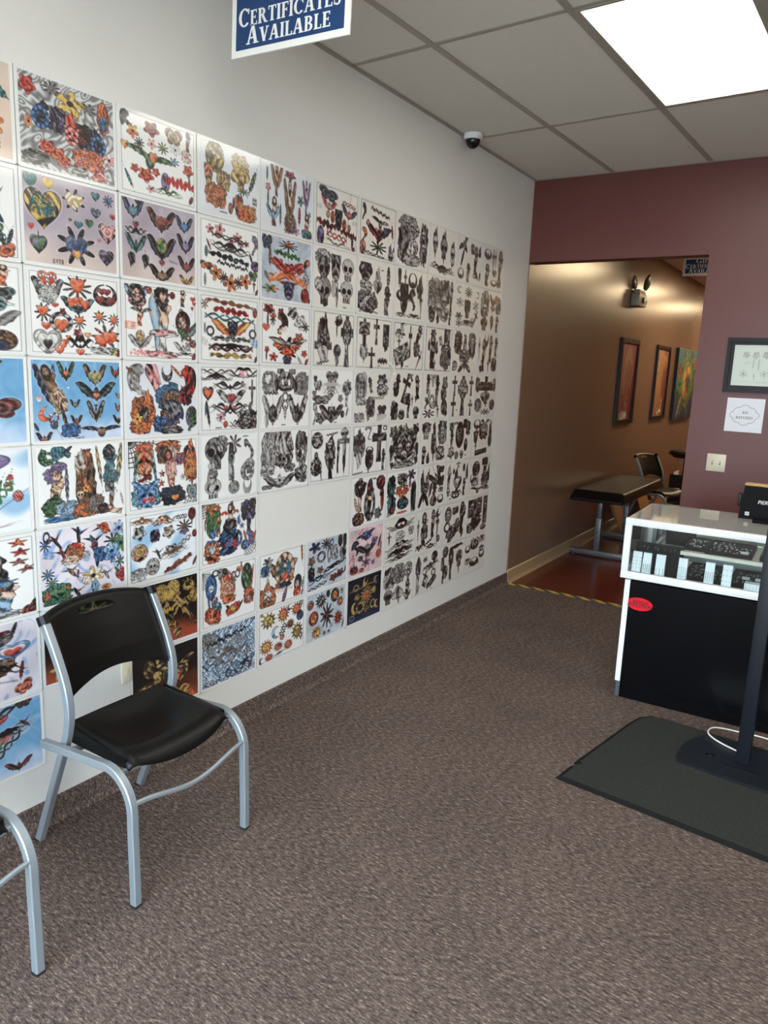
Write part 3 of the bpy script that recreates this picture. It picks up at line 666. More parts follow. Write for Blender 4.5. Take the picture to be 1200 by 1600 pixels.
 "leafy 52 16 17 13 0 Gk;moon 14 14 10 8 0 g;moon 92 18 10 8 180 g;flower 18 42 15 11 0 gG;flower 86 44 14 12 0 gG;skull 50 56 14 20 0 Gk;blob 50 42 13 9 0 k;flower 16 74 15 10 0 Gk;dagger 86 74 10 22 -30 k;flower 18 90 14 8 0 G;tribal 50 88 20 9 0 k;skull 74 84 10 11 0 g"),
(1,10): ("flash sheet of portrait heads with small wings, far end of second row", "cream",
 "blob 22 34 19 32 0 Gk;skull 22 44 12 12 0 g;wings 60 22 18 16 0 kG;blob 86 32 13 20 0 Gk;oval 60 40 9 8 0 gk;skull 22 82 18 16 0 Gk;flame 58 78 11 20 180 kG;figure 84 78 12 20 0 kG"),
(2,0): ("flash sheet of lacy ornaments and a little dancer, cut by the photo edge", "white",
 "edge;figure 84 12 9 12 0 os;oval 72 22 7 6 0 ok;butterfly 82 32 13 8 0 kt;tribal 50 44 40 7 0 kt;mask 78 44 10 9 0 gt;wings 70 62 30 12 0 Gt;dagger 72 74 6 8 0 k;oval 80 86 15 12 0 mk;oval 80 92 6 6 0 n;tribal 45 78 20 8 0 k;butterfly 60 97 12 6 0 od;moon 45 20 10 6 0 t"),
(2,1): ("flash sheet of red hearts with swans and banners marked 1911", "white",
 "edge;wings 20 24 17 17 0 Gk;heart 20 10 10 11 0 ro;ring 16 12 6 9 0 wg;ring 24 12 6 9 0 wg;blob 20 28 10 10 0 gw;leafy 52 16 17 15 0 Gm;heart 52 14 8 11 0 or;horns 84 18 14 16 0 kG;heart 80 17 5 5 0 d;heart 86 17 5 5 0 d;heart 78 28 5 7 0 d;heart 91 28 5 7 0 d;wings 52 38 19 11 0 tk;heart 45 35 5 7 0 or;heart 53 33 5 7 0 or;heart 60 36 5 7 0 or;leafy 14 50 9 12 0 Gk;heart 14 48 6 7 0 or;heart 27 40 4 3 0 r;ring 33 60 13 13 0 gk;heart 33 64 7 9 0 or;rose 35 47 4 5 0 dk;leafy 53 58 8 10 0 Gm;heart 53 56 5 5 0 or;leafy 77 50 9 9 0 Gt;heart 76 49 4 6 0 or;leafy 94 52 8 9 0 Gt;heart 93 52 4 6 0 or;heart 18 86 15 18 0 Gw;heart 18 85 11 12 0 wg;heart 18 88 5 7 0 k;heart 17 66 5 5 0 ro;heart 30 95 5 5 0 or;heart 34 89 4 4 0 or;heart 37 84 4 4 0 or;heart 40 78 3 3 0 or;tribal 53 84 15 12 0 k;rose 51 72 6 6 0 di;heart 53 96 5 5 0 or;leafy 84 74 18 16 0 iG;heart 78 80 8 9 0 ro;heart 88 76 9 10 0 or;blob 82 92 16 5 0 wg;flower 92 94 5 5 0 ye;heart 62 74 4 4 0 oy;feather 98 97 5 6 -20 d;num 1911 56 97 4"),
(2,2): ("flash sheet with a pale standing angel in a long gown", "white",
 "edge;wings 16 14 17 13 0 cp;oval 16 13 11 14 0 kG;oval 16 15 6 9 0 sG;ring 17 22 12 9 0 ik;flame 46 50 20 44 180 cg;figure 52 50 15 46 0 ws;blob 50 12 10 12 0 kG;oval 51 14 5 8 0 sk;oval 33 7 4 5 0 od;oval 65 10 4 5 0 dr;figure 80 12 7 12 0 ms;heart 95 12 4 4 0 r;heart 97 18 3 3 0 r;heart 94 25 2 3 0 r;bird 22 38 14 8 0 Gk;figure 20 42 7 14 0 os;wings 85 54 18 22 -25 Gt;oval 80 46 11 16 0 kd;oval 79 47 6 9 0 sG;feather 80 62 9 12 60 e;wings 20 78 16 10 0 gG;oval 20 70 6 8 0 ls;figure 88 76 10 11 0 ws;wings 80 82 14 8 0 gG;oval 95 76 5 6 0 Gr;band 20 92 14 6 0 iw;blob 50 94 22 5 0 iw;blob 52 64 20 5 0 iw;script 40 84 5 3 0 g;tribal 84 92 12 4 0 k;feather 96 96 6 7 -20 d;vine 6 56 4 16 90 oi"),
(2,3): ("flash sheet of seven stacked armbands with an orange winged beetle", "white",
 "edge;band 50 10 40 5 -3 md;band 52 22 30 7 -3 dr;vine 50 33 42 7 -2 tk;wings 52 49 34 14 0 oy;mask 54 49 10 12 0 nk;ring 16 54 7 8 0 kt;ring 90 54 7 8 0 kt;band 52 64 34 6 0 Gk;vine 52 78 38 8 0 kd;tribal 52 77 36 7 0 k;band 52 90 36 6 0 lk;leafy 7 15 6 8 0 lk;oval 94 20 4 8 0 rG;feather 7 50 3 8 0 G;feather 94 44 2 7 0 G;vine 6 70 4 10 60 g;vine 95 68 5 12 70 b;feather 96 95 5 6 -20 d"),
(2,4): ("flash sheet of red roses round one large full bloom", "white",
 "edge;rose 14 10 12 9 0 rk;rose 38 14 7 9 0 rd;dragon 40 32 13 18 0 km;band 42 42 8 6 20 sw;rose 62 12 12 11 0 gk;rose 78 26 14 14 0 gw;leafy 90 34 8 9 0 k;leafy 22 24 6 14 0 k;rose 24 20 5 5 0 ro;feather 12 28 4 11 0 k;heart 9 40 7 7 0 ro;rose 76 52 10 8 0 om;leafy 52 66 28 14 0 kG;rose 33 64 11 12 0 or;rose 70 64 11 12 0 or;leafy 54 80 18 15 0 k;rose 54 75 16 15 0 ro;wings 54 62 40 8 0 kg;rose 11 76 5 6 0 ro;feather 10 86 3 8 0 k;flower 24 88 9 8 0 rd;rose 88 80 7 7 0 ro;mask 52 94 10 7 0 nb;feather 78 92 5 8 40 g;feather 93 94 6 7 -30 d"),
(2,5): ("flash sheet with a gothic hooded arch beside a tall ornate cross", "cream",
 "edge;flame 24 34 22 34 0 Gk;rect 24 40 9 26 0 kG;oval 24 48 7 8 0 gk;rect 24 62 20 7 0 kG;flame 24 80 18 18 180 g;celt 82 52 20 48 0 Gk;figure 82 50 9 28 0 gG;blob 60 14 9 9 30 kg;feather 56 30 3 14 0 k;oval 58 70 9 12 0 kG;flame 58 90 7 12 180 Gk;script 24 92 14 5 10 k"),
(2,6): ("flash sheet with a winged dagger, a slim cross and an iron cross", "cream",
 "edge;dagger 22 46 18 42 0 kG;mask 22 24 16 14 0 Gk;blob 22 66 11 14 0 gk;cross 56 26 11 26 0 Gk;rect 84 32 9 22 0 kG;mask 84 42 9 12 0 Gk;flame 84 58 9 8 180 k;cross 44 80 12 22 0 kG;band 76 84 14 8 0 k;script 66 94 4 2 0 k"),
(2,7): ("flash sheet with an open bible, crossed swords and a hand, third row", "cream",
 "edge;tribal 22 18 18 14 40 k;flower 22 24 15 11 0 gk;cross 54 38 7 32 0 k;rect 28 66 24 18 20 gk;dagger 18 46 6 16 0 Gk;figure 82 24 14 22 -20 kG;blob 76 54 10 16 0 Gk;dagger 84 78 6 24 -30 kG;script 46 92 5 2 0 k;flame 30 90 7 8 180 k"),
(2,8): ("flash sheet with a black cross draped in cloth next to a dark tower", "cream",
 "edge;figure 28 56 20 38 0 kG;rose 28 14 11 10 0 kG;flame 14 40 6 14 0 k;flame 42 44 8 16 0 kG;rect 80 26 11 24 0 kG;blob 78 64 20 28 0 Gk;mask 80 42 9 12 0 gk;flame 80 90 12 10 180 kG;rect 56 30 5 10 20 g;dagger 36 86 6 12 0 k"),
(2,9): ("flash sheet with mourning women over dark wings, third row", "cream",
 "blob 20 28 15 26 0 kG;mask 18 26 9 12 0 Gk;flame 50 36 14 28 0 gk;cross 48 14 6 9 0 k;blob 80 32 15 30 0 Gk;mask 82 24 9 12 0 g;blob 50 60 22 16 0 Gk;skull 48 54 8 10 0 g;wings 52 86 28 14 180 kG;oval 10 84 11 12 0 gG;moon 6 90 8 6 0 k"),
(2,10): ("flash sheet with a scythe carrying reaper in black, far end of third row", "cream",
 "moon 40 12 16 12 90 k;figure 30 54 14 40 0 kG;figure 62 36 13 34 0 kG;figure 88 30 12 24 0 Gk;dagger 8 40 5 28 0 k;dagger 54 80 6 16 0 k;blob 82 76 12 18 0 kG;flame 20 90 12 10 180 k;skull 60 22 6 7 0 g"),
(3,0): ("flash sheet of hearts and butterflies on sky blue marked 1476", "sky",
 "wings 42 13 38 12 0 kr;heart 42 14 12 9 0 rd;heart 52 28 22 12 0 rd;leafy 18 42 22 14 0 kw;heart 18 44 10 8 0 r;butterfly 72 58 24 13 0 dk;heart 10 62 10 14 0 pk;heart 18 78 7 5 0 rd;flame 25 90 30 14 -40 kp;swallow 40 95 25 12 30 ke;num 1476 52 68 5"),
(3,1): ("flash sheet with a blue butterfly winged woman on sky blue marked 1477", "sky",
 "feather 12 30 11 28 25 nk;feather 22 22 7 18 -5 bn;figure 22 36 12 32 22 lm;blob 30 50 7 14 20 sm;feather 34 74 5 22 15 km;blob 40 88 11 9 0 bn;feather 22 80 10 6 30 nb;moon 14 66 9 9 30 or;ring 22 72 6 8 0 dw;wings 37 13 10 13 0 ke;heart 37 16 3 4 0 o;wings 70 17 14 15 0 km;heart 70 20 8 8 0 le;wings 95 13 7 9 0 ke;heart 95 14 3 3 0 r;wings 71 38 24 13 0 kt;heart 71 44 4 4 0 o;heart 7 48 4 4 0 iw;heart 39 34 2 2 0 w;wingheart 46 54 6 6 0 km;wings 70 64 11 15 0 kG;heart 70 57 2 2 0 k;wingheart 47 75 7 7 0 kd;wingheart 97 60 4 7 0 kr;wingheart 98 44 4 4 0 do;wings 97 76 7 7 0 kd;bird 76 91 25 9 0 nk;heart 76 92 5 5 0 m;wingheart 11 96 9 8 0 kd;feather 3 82 4 6 30 n;num 1477 46 97 4"),
(3,2): ("flash sheet of dragons in blue, red, orange and grey", "pale",
 "dragon 18 26 15 26 20 Gg;flame 38 22 13 26 200 ik;feather 6 10 4 10 60 m;moon 56 12 10 10 90 kG;dragon 82 30 16 30 -20 rk;feather 70 10 4 14 50 or;blob 84 44 9 14 0 kr;blob 22 68 16 24 0 om;oval 22 68 7 9 0 kG;blob 18 88 14 9 0 ol;flower 14 76 8 8 0 yo;flame 28 44 6 10 0 o;blob 58 46 18 18 20 bt;blob 62 62 15 26 0 mG;dragon 60 74 20 24 0 nG;blob 46 84 10 12 0 bn;feather 76 50 5 7 0 r;blob 62 94 16 6 0 Gk;oval 92 76 9 16 0 pe;dragon 92 86 9 11 0 ek;script 26 96 4 2 0 k"),
(3,3): ("flash sheet of black tribal scrolls with a red sacred heart", "white",
 "edge;tribal 26 9 24 6 0 kd;tribal 26 18 26 6 0 k;tribal 74 9 26 10 0 k;heart 74 12 7 8 0 iw;tribal 50 30 28 10 0 k;heart 12 42 9 12 0 kr;heart 12 42 6 8 0 or;wings 52 48 26 13 0 gk;heart 52 50 7 9 0 dr;dagger 90 42 8 22 0 Gk;oval 72 27 3 5 0 G;tribal 50 66 34 12 0 k;heart 42 64 4 4 0 r;heart 58 64 4 4 0 r;feather 12 72 5 20 10 k;feather 8 66 3 10 0 b;flower 34 78 9 7 0 ip;blob 82 84 18 16 0 gk;ring 80 84 14 12 0 kG;feather 42 90 10 5 70 ro;tribal 64 90 14 7 0 k;moon 92 66 8 12 40 k;feather 97 92 5 7 -20 d;script 30 95 5 2 0 k"),
(3,4): ("flash sheet of grey gargoyles and folded bat wings", "white",
 "blob 18 24 15 18 0 gG;oval 14 20 9 11 0 wG;horns 50 20 20 18 0 Gk;skull 50 16 9 11 0 g;dragon 40 14 9 18 20 Gk;dragon 62 14 9 18 -20 Gk;blob 84 26 15 20 0 Gg;flame 32 30 8 12 180 k;flame 70 32 8 12 180 k;ring 49 48 7 9 0 Gk;ring 49 62 7 9 0 gk;feather 49 74 6 12 0 g;wings 24 70 22 26 0 gG;oval 24 76 9 14 0 kG;wings 76 70 22 28 0 gk;oval 74 78 10 15 0 Gk;flame 12 90 6 14 180 g;script 46 96 4 2 0 k;script 20 42 14 5 0 k"),
(3,5): ("flash sheet of finely drawn butterflies and a horned mask in grey, fourth row", "white",
 "butterfly 48 13 15 12 0 Gk;tribal 46 34 26 16 0 g;mask 46 40 10 10 0 gk;butterfly 14 28 9 10 0 gk;butterfly 8 16 4 6 0 k;butterfly 6 42 5 5 0 G;butterfly 24 54 22 9 0 Gk;blob 86 34 11 12 0 gk;flower 88 24 9 8 0 Gk;rose 70 52 7 8 0 G;figure 86 52 7 16 0 g;wings 48 80 30 18 0 kG;mask 48 82 10 15 0 Gk;rose 22 88 12 13 0 Gk;dragon 8 80 6 20 0 g;oval 76 82 5 7 0 kG;feather 88 78 4 9 -20 kG;script 58 97 4 2 0 k"),
(3,6): ("flash sheet with dripping faces and a black spider on a web, fourth row", "cream",
 "blob 18 28 16 26 0 gk;skull 20 22 11 12 0 G;blob 18 58 14 8 0 gG;figure 44 26 9 16 20 Gk;rose 78 16 16 14 0 kG;blob 80 36 16 12 0 gk;skull 74 26 9 9 0 g;blob 46 70 12 20 0 Gk;mask 48 72 9 14 0 kg;blob 14 90 15 10 0 gw;script 14 88 14 8 0 G;butterfly 80 76 13 10 0 k;web 82 92 14 7 0 G;script 68 52 16 6 0 G;flame 40 92 6 8 180 G"),
(3,7): ("flash sheet with a slanted black cross and praying hands, fourth row", "cream",
 "figure 18 26 13 24 -15 Gk;blob 16 34 9 14 0 kG;cross 46 32 17 34 -22 kG;blob 52 56 12 12 0 Gk;cross 64 10 10 9 30 kG;figure 86 30 13 26 10 kG;blob 12 80 11 20 0 kG;oval 36 90 10 10 0 Gk;horns 36 82 8 7 0 k;figure 58 76 9 20 0 Gk;skull 84 86 12 14 0 Gk;dagger 70 60 4 12 0 k;flame 82 56 4 8 180 k"),
(3,8): ("flash sheet with angels and prayers above a lotus, fourth row", "cream",
 "figure 18 22 12 22 0 Gk;fairy 36 14 10 14 0 g;figure 52 38 13 36 0 Gk;rose 82 22 12 20 0 Gk;blob 78 44 10 16 0 kG;dragon 14 66 9 13 0 Gk;ring 34 62 10 16 0 gG;leafy 24 90 24 11 0 Gk;oval 82 76 12 18 0 Gk;dagger 58 86 6 14 0 kG;flame 90 92 8 8 180 k;blob 40 70 8 8 0 gw;flame 22 46 6 12 180 g"),
(3,9): ("flash sheet of five separate crosses round a large jewelled one", "cream",
 "cross 16 26 13 24 0 kG;celt 52 50 28 48 0 Gk;rect 52 36 20 9 0 Gg;cross 88 26 12 24 0 kG;cross 14 78 13 26 0 kG;cross 88 80 11 20 0 kG;script 30 84 4 2 0 k"),
(3,10): ("flash sheet with a broad black cross over a heart, far end of fourth row", "cream",
 "cross 52 30 36 30 0 kG;rect 52 28 32 9 0 kG;heart 50 56 22 16 0 Gk;blob 12 22 10 18 0 Gk;blob 92 22 8 16 0 gk;oval 18 74 17 17 0 Gg;oval 86 74 13 14 0 Gk;leafy 54 92 26 9 0 Gk;cross 54 64 10 14 180 k"),
(4,0): ("flash sheet with grey lace heart and pink tulips marked 1501, at photo edge", "bluewash",
 "heart 42 18 40 16 0 pk;heart 42 18 20 9 0 Gg;dagger 42 18 5 8 0 o;feather 80 38 9 9 -15 rw;feather 50 46 9 9 15 ri;feather 88 57 13 7 -60 ri;vine 70 55 18 10 45 e;feather 68 48 5 14 -25 e;tribal 30 60 22 12 0 k;wings 30 62 18 10 0 k;leafy 18 84 20 7 0 Gk;tribal 40 95 34 5 5 dr;band 36 96 30 5 5 dr;num 1501 50 78 5"),
(4,1): ("flash sheet with a mermaid, a dragon pillar and a winged man", "white",
 "dragon 12 14 9 13 60 ek;ring 12 15 8 9 0 et;dragon 26 14 13 13 -40 tb;feather 32 8 5 12 -50 tk;oval 24 26 9 6 0 pG;figure 20 56 14 28 0 ss;blob 17 36 10 10 20 pG;oval 21 37 5 7 0 sm;feather 32 50 5 22 0 pe;blob 22 50 7 5 0 ls;blob 16 76 12 12 30 ek;blob 32 82 13 10 0 cG;blob 24 94 18 4 0 bt;blob 54 52 12 38 0 mk;dragon 54 36 11 30 0 mo;flame 48 20 10 16 0 gm;skull 47 66 5 6 0 s;blob 54 86 15 10 0 om;blob 66 80 9 12 0 Gm;flower 54 58 5 6 0 oy;figure 83 34 14 32 0 Gt;oval 83 12 8 9 0 kG;feather 96 26 7 28 -8 lG;feather 70 28 5 26 8 lG;blob 84 46 9 10 0 tG;figure 85 72 7 20 0 mG;figure 82 90 8 20 75 si;blob 74 88 7 7 0 km;feather 98 78 3 9 15 s;script 46 95 4 2 0 k"),
(4,2): ("flash sheet with a woman in a tiger hood and a blue ogre mask", "white",
 "edge;web 20 20 18 20 0 k;web 90 90 12 12 180 k;blob 22 13 11 10 0 or;mask 22 34 15 20 0 lr;oval 22 40 8 10 0 os;feather 10 40 5 22 -8 ct;feather 36 40 5 22 8 ct;feather 22 28 4 7 0 r;blob 22 54 10 6 0 dw;blob 24 80 20 18 0 ct;mask 25 82 15 15 0 bc;band 27 86 9 6 0 rw;wings 24 66 20 10 0 bc;blob 56 12 18 10 0 om;blob 48 22 8 14 0 mk;oval 62 20 8 11 0 sG;figure 60 50 13 36 10 or;blob 60 44 8 14 10 si;feather 60 64 6 16 25 sr;star 47 50 5 6 0 ok;star 46 64 5 6 0 ro;blob 62 84 18 14 0 kn;heart 66 88 6 5 0 oy;blob 74 30 7 9 0 rb;oval 88 20 9 10 0 kc;flame 90 8 6 8 0 or;blob 90 42 10 24 0 om;band 90 36 9 6 -20 lr;band 90 50 9 6 20 lr;dagger 92 66 6 10 0 rm;butterfly 92 82 9 12 0 Gt;flower 78 58 4 5 0 g"),
(4,3): ("flash sheet with a large shaded skull and two grey snakes", "white",
 "skull 24 28 20 26 0 Gk;blob 36 14 9 14 0 Gg;flame 18 52 9 10 180 g;blob 20 60 8 8 0 Gg;leafy 58 14 13 16 0 Gg;figure 52 44 10 30 0 gk;ring 52 38 6 9 0 Gg;feather 55 66 5 16 0 kG;oval 57 86 10 11 0 gG;snake 84 44 12 34 0 Gk;skull 86 54 11 13 0 Gg;ring 82 62 13 16 0 Gg;moon 82 86 12 10 90 G;skull 20 84 16 17 0 g;moon 18 70 16 10 90 gk;script 78 4 5 2 0 k"),
(4,4): ("flash sheet of smoky grey skull collages over a bat like ornament", "white",
 "blob 20 34 18 34 0 gG;blob 48 32 19 34 0 gk;skull 44 50 10 12 0 Gk;flame 46 20 12 20 0 g;blob 86 32 13 30 0 Gk;oval 84 42 8 12 0 wk;oval 83 44 4 8 0 k;flame 88 66 10 10 180 G;butterfly 60 66 13 8 0 Gk;blob 14 68 14 8 0 gG;wings 40 88 34 13 0 Gk;flower 40 86 13 10 0 gk;blob 86 80 14 15 0 gk;ring 82 78 9 10 0 Gk;ring 92 90 6 6 0 gk;blob 14 96 10 4 0 G"),
(4,5): ("flash sheet with a hooded skeleton and a long dagger, fifth row", "white",
 "edge;ring 16 22 14 16 0 Gk;blob 16 24 10 9 0 gk;script 52 12 14 4 6 k;dagger 50 18 4 8 -60 k;dagger 84 46 16 46 0 gG;skull 84 14 12 11 0 Gg;flame 84 72 6 18 180 k;blob 48 52 13 26 0 Gk;figure 50 58 13 40 0 kG;figure 68 56 6 32 0 kG;ring 14 72 14 17 0 Gk;figure 14 66 9 22 0 kG;blob 16 74 8 8 0 k;dagger 26 88 4 14 10 k;skull 46 34 7 7 0 g"),
(4,6): ("flash sheet with a tall plain black cross beside a headless torso, fifth row", "white",
 "edge;flame 18 14 8 10 0 Gk;blob 18 40 16 24 0 Gk;wings 18 36 15 14 180 kG;flame 18 72 12 18 180 g;cross 76 38 24 40 0 kG;rect 76 38 6 36 0 kG;rect 76 28 21 7 0 kG;snake 46 16 11 16 30 Gk;oval 48 70 12 20 0 kG;horns 48 50 11 9 0 k;dagger 46 94 5 8 0 k;figure 90 74 9 22 0 Gk;ring 92 8 6 5 0 k;script 16 96 14 3 4 k"),
(4,7): ("flash sheet filled by one symmetrical grey demon pattern, fifth row", "cream",
 "blob 50 52 38 44 0 gk;flame 50 18 20 18 0 Gk;horns 50 40 34 30 0 kG;mask 50 34 14 18 0 Gk;skull 36 56 9 12 0 g;skull 64 56 9 12 0 g;wings 50 78 40 18 0 gk;mask 50 74 12 14 0 gk;rose 14 20 14 16 0 kG;rose 88 16 13 15 0 kG;flame 8 66 8 20 180 k;flame 94 66 8 20 180 k;blob 50 94 34 6 0 Gg;flame 12 92 9 8 180 k;flame 92 88 9 10 180 k"),
(4,8): ("flash sheet with flaming skulls and a boxing fist, fifth row", "cream",
 "skull 20 22 18 20 0 g;blob 20 14 16 10 0 gk;flame 50 44 15 34 0 kG;skull 50 46 10 14 0 Gk;blob 82 28 18 28 0 Gk;flame 50 12 8 10 0 k;figure 14 80 13 22 0 kG;flame 30 86 9 14 0 k;blob 76 78 18 16 0 gk;mask 82 28 9 14 0 g;dagger 50 82 8 14 0 k;tribal 78 92 16 5 0 k"),
(4,9): ("flash sheet with dark ovals, a lantern and a lace band, fifth row", "cream",
 "band 32 10 28 5 0 Gk;oval 50 40 18 32 0 kG;mask 50 34 9 13 0 Gk;blob 72 12 9 12 0 k;blob 86 24 10 18 0 Gk;oval 14 20 9 9 0 Gk;figure 16 52 11 28 0 gk;oval 78 66 8 16 0 kG;rose 16 82 15 16 0 gk;oval 40 90 8 10 0 G;skull 62 90 9 11 0 G;script 80 92 4 2 0 k"),
(4,10): ("flash sheet with bearded heads above a block of lettering, far end of fifth row", "cream",
 "horns 22 14 16 14 0 k;tribal 60 12 22 10 0 k;blob 54 36 20 22 0 Gk;skull 54 40 10 13 0 g;flame 88 30 10 24 0 k;dagger 20 50 15 30 0 kG;mask 18 52 11 14 0 kG;oval 88 62 9 18 0 kG;rect 46 90 28 7 4 kG;dagger 20 78 5 10 0 k"),
(5,0): ("flash sheet with a dark mirror and four red stars, cut by the photo edge", "white",
 "edge;blob 40 40 30 32 0 kt;oval 36 46 18 22 0 nt;ring 44 30 24 26 0 Gk;ring 50 58 16 18 0 gk;star 84 8 11 6 0 ro;star 86 20 11 6 0 rd;star 84 32 11 5 0 dm;star 92 42 11 5 10 dl;figure 70 74 18 22 0 cs;oval 64 60 9 6 0 ms;leafy 66 56 18 8 0 cb;script 60 50 10 4 40 k;moon 12 66 12 6 0 k;vine 22 78 16 10 80 t;blob 60 96 24 5 0 gw;butterfly 96 94 12 9 30 dk;ring 20 92 9 5 0 k"),
(5,1): ("flash sheet of hummingbirds among blue flowers on pink cloud", "cloud",
 "leafy 6 18 7 10 0 bn;ring 8 8 4 8 0 k;vine 10 32 4 12 80 b;swallow 18 16 9 13 20 dk;swallow 44 12 11 15 -15 nk;swallow 74 8 14 12 30 kr;oval 76 8 5 9 20 or;flower 94 12 8 13 0 cp;swallow 62 26 14 14 0 kt;oval 63 30 4 8 0 pd;leafy 86 28 12 12 0 ek;flower 96 34 9 14 0 et;blob 40 34 11 12 0 mo;oval 42 26 9 4 0 rs;swallow 26 36 9 14 10 kd;blob 34 44 10 6 0 sw;swallow 66 46 15 14 -30 bk;blob 70 44 9 10 0 bn;flower 84 44 11 16 0 cb;flower 84 52 6 8 0 bp;leafy 8 58 8 9 0 bt;leafy 12 70 8 8 0 be;swallow 34 60 12 9 10 em;swallow 42 64 7 6 -40 id;flower 60 72 14 14 0 lw;feather 52 76 12 8 60 ws;swallow 76 74 10 8 0 kG;leafy 94 60 6 10 0 ek;feather 93 76 4 12 40 e;blob 18 86 17 14 0 et;band 18 82 13 4 6 or;heart 18 86 10 9 0 ek;rose 6 88 4 5 0 or;swallow 40 90 12 9 0 Gk;oval 62 88 5 9 0 c;oval 76 92 6 4 0 oy;butterfly 96 80 7 11 30 rd;blob 52 40 5 5 0 g"),
(5,2): ("flash sheet of fine brown scribbled scrolls and roses", "bluewash",
 "edge;tribal 18 10 16 7 0 m;tribal 48 14 22 11 0 mk;flower 46 12 8 6 0 so;oval 92 10 6 10 0 dk;dagger 92 20 4 8 0 m;vine 76 12 8 5 0 k;rose 14 26 10 12 0 gk;blob 36 34 7 9 0 kp;rose 56 32 10 11 0 gm;leafy 80 28 13 12 0 mk;rose 80 36 6 6 0 pG;oval 96 42 4 6 0 rd;oval 14 55 12 13 0 sm;heart 14 64 6 6 0 ok;butterfly 14 54 8 8 0 l;swallow 40 62 9 9 0 mk;rose 60 60 12 9 0 gk;vine 76 54 16 6 30 m;tribal 62 66 22 8 10 mk;oval 32 80 10 13 0 gm;skull 32 80 7 9 0 g;blob 12 88 11 10 0 wG;script 12 88 10 8 0 G;band 70 84 22 6 20 kd;tribal 70 86 22 7 20 md;feather 96 86 5 8 -30 d"),
(5,3): ("flash sheet with a samurai on a blue wave between carp and demons", "white",
 "edge;web 12 12 12 12 0 k;web 90 90 12 12 0 k;blob 20 16 13 14 0 oe;oval 24 16 7 9 0 os;blob 20 34 13 22 0 eo;feather 6 34 3 9 0 o;flame 20 52 9 9 180 bk;blob 18 76 14 16 0 ob;oval 18 76 6 8 0 cw;ring 18 78 11 14 0 ol;blob 20 92 11 7 0 ok;flame 52 10 9 10 0 km;oval 51 18 5 6 0 si;band 50 20 16 5 0 rm;figure 50 32 10 26 0 ms;blob 50 44 12 14 0 kG;blob 48 64 18 16 0 kb;ring 62 66 11 15 0 bn;blob 52 76 12 12 0 rb;blob 44 84 14 7 0 nb;flame 66 34 5 9 0 b;blob 84 22 14 18 0 kp;figure 86 36 10 28 0 kp;star 72 46 5 6 0 bn;dragon 84 72 13 16 -30 br;oval 78 80 8 9 0 bn;feather 78 64 5 10 20 or;feather 96 68 5 10 -25 or;blob 92 10 7 7 0 km"),
(5,6): ("flash sheet with a devil pin up in black and red, right of the blank gap", "white",
 "figure 26 34 13 36 0 ss;blob 24 18 14 12 0 kG;ring 24 22 16 18 0 kG;oval 24 22 5 8 0 ks;feather 14 54 8 16 20 si;wings 26 24 18 14 0 k;figure 54 50 16 44 0 ks;flame 54 22 15 20 0 kG;oval 54 28 7 10 0 rk;ring 54 60 17 34 0 kG;heart 84 18 12 16 0 rk;ring 86 16 14 16 0 kr;oval 92 52 5 26 0 rd;blob 90 40 6 8 0 kr;blob 22 86 16 14 0 km;feather 32 84 5 12 20 so;leafy 80 82 13 14 0 k;blob 80 82 9 10 0 Gt;script 66 6 5 4 0 k"),
(5,7): ("flash sheet of dark green vines round three orange roses", "white",
 "blob 14 32 13 24 0 kt;blob 16 72 13 22 0 kt;flower 80 12 15 13 0 kp;blob 50 18 17 12 0 Gk;rose 40 44 13 13 0 or;rose 62 44 12 12 0 or;flower 52 58 11 10 0 ro;leafy 52 32 16 9 0 ek;ring 54 74 20 14 0 kG;blob 52 72 14 12 0 tk;blob 90 62 9 36 0 kt;flower 20 84 7 8 0 rd;feather 76 32 7 10 0 dk;band 52 94 16 4 0 od;flower 8 94 7 6 0 g"),
(5,8): ("flash sheet of raised black feather wings with a hooded figure below, sixth row", "cream",
 "flame 16 34 12 30 8 kG;flame 34 34 12 30 -8 kG;mask 26 52 12 14 0 Gk;wings 22 76 20 20 180 k;wings 68 28 24 30 40 kG;figure 62 66 14 24 0 Gk;butterfly 88 12 10 9 0 k;butterfly 88 40 12 14 0 k;tribal 88 62 10 8 0 k;horns 88 82 12 12 0 k;oval 60 86 13 13 0 Gk;flame 46 60 7 20 160 k"),
(5,9): ("flash sheet with a flaming heart lyre and small candles, sixth row", "cream",
 "cross 52 8 14 8 0 g;figure 14 42 12 30 0 Gk;flame 14 18 9 14 0 g;flame 46 34 12 22 0 kG;heart 52 56 18 20 0 kG;heart 52 50 9 10 0 wg;oval 78 18 5 10 0 k;flame 92 28 9 22 0 Gk;tribal 48 80 24 10 0 k;horns 46 84 16 9 0 k;figure 82 68 11 22 0 kG;script 24 92 5 2 0 k;skull 14 74 8 10 0 g;oval 34 24 4 7 0 k"),
(5,10): ("flash sheet of bearded men and black eagles, far end of sixth row", "cream",
 "oval 30 28 18 20 0 kG;mask 30 30 11 13 0 Gk;figure 74 26 18 28 0 kG;rect 72 12 14 9 0 k;blob 76 58 18 20 0 Gk;flame 94 40 7 28 0 k;blob 28 62 16 12 0 gk;bird 42 86 34 10 -4 kG;horns 14 50 9 14 0 k;skull 80 44 8 9 0 g;tribal 84 84 14 9 0 k"),
(6,0): ("flash sheet of feathers on pink cloud marked 1500, at the photo edge", "cloud",
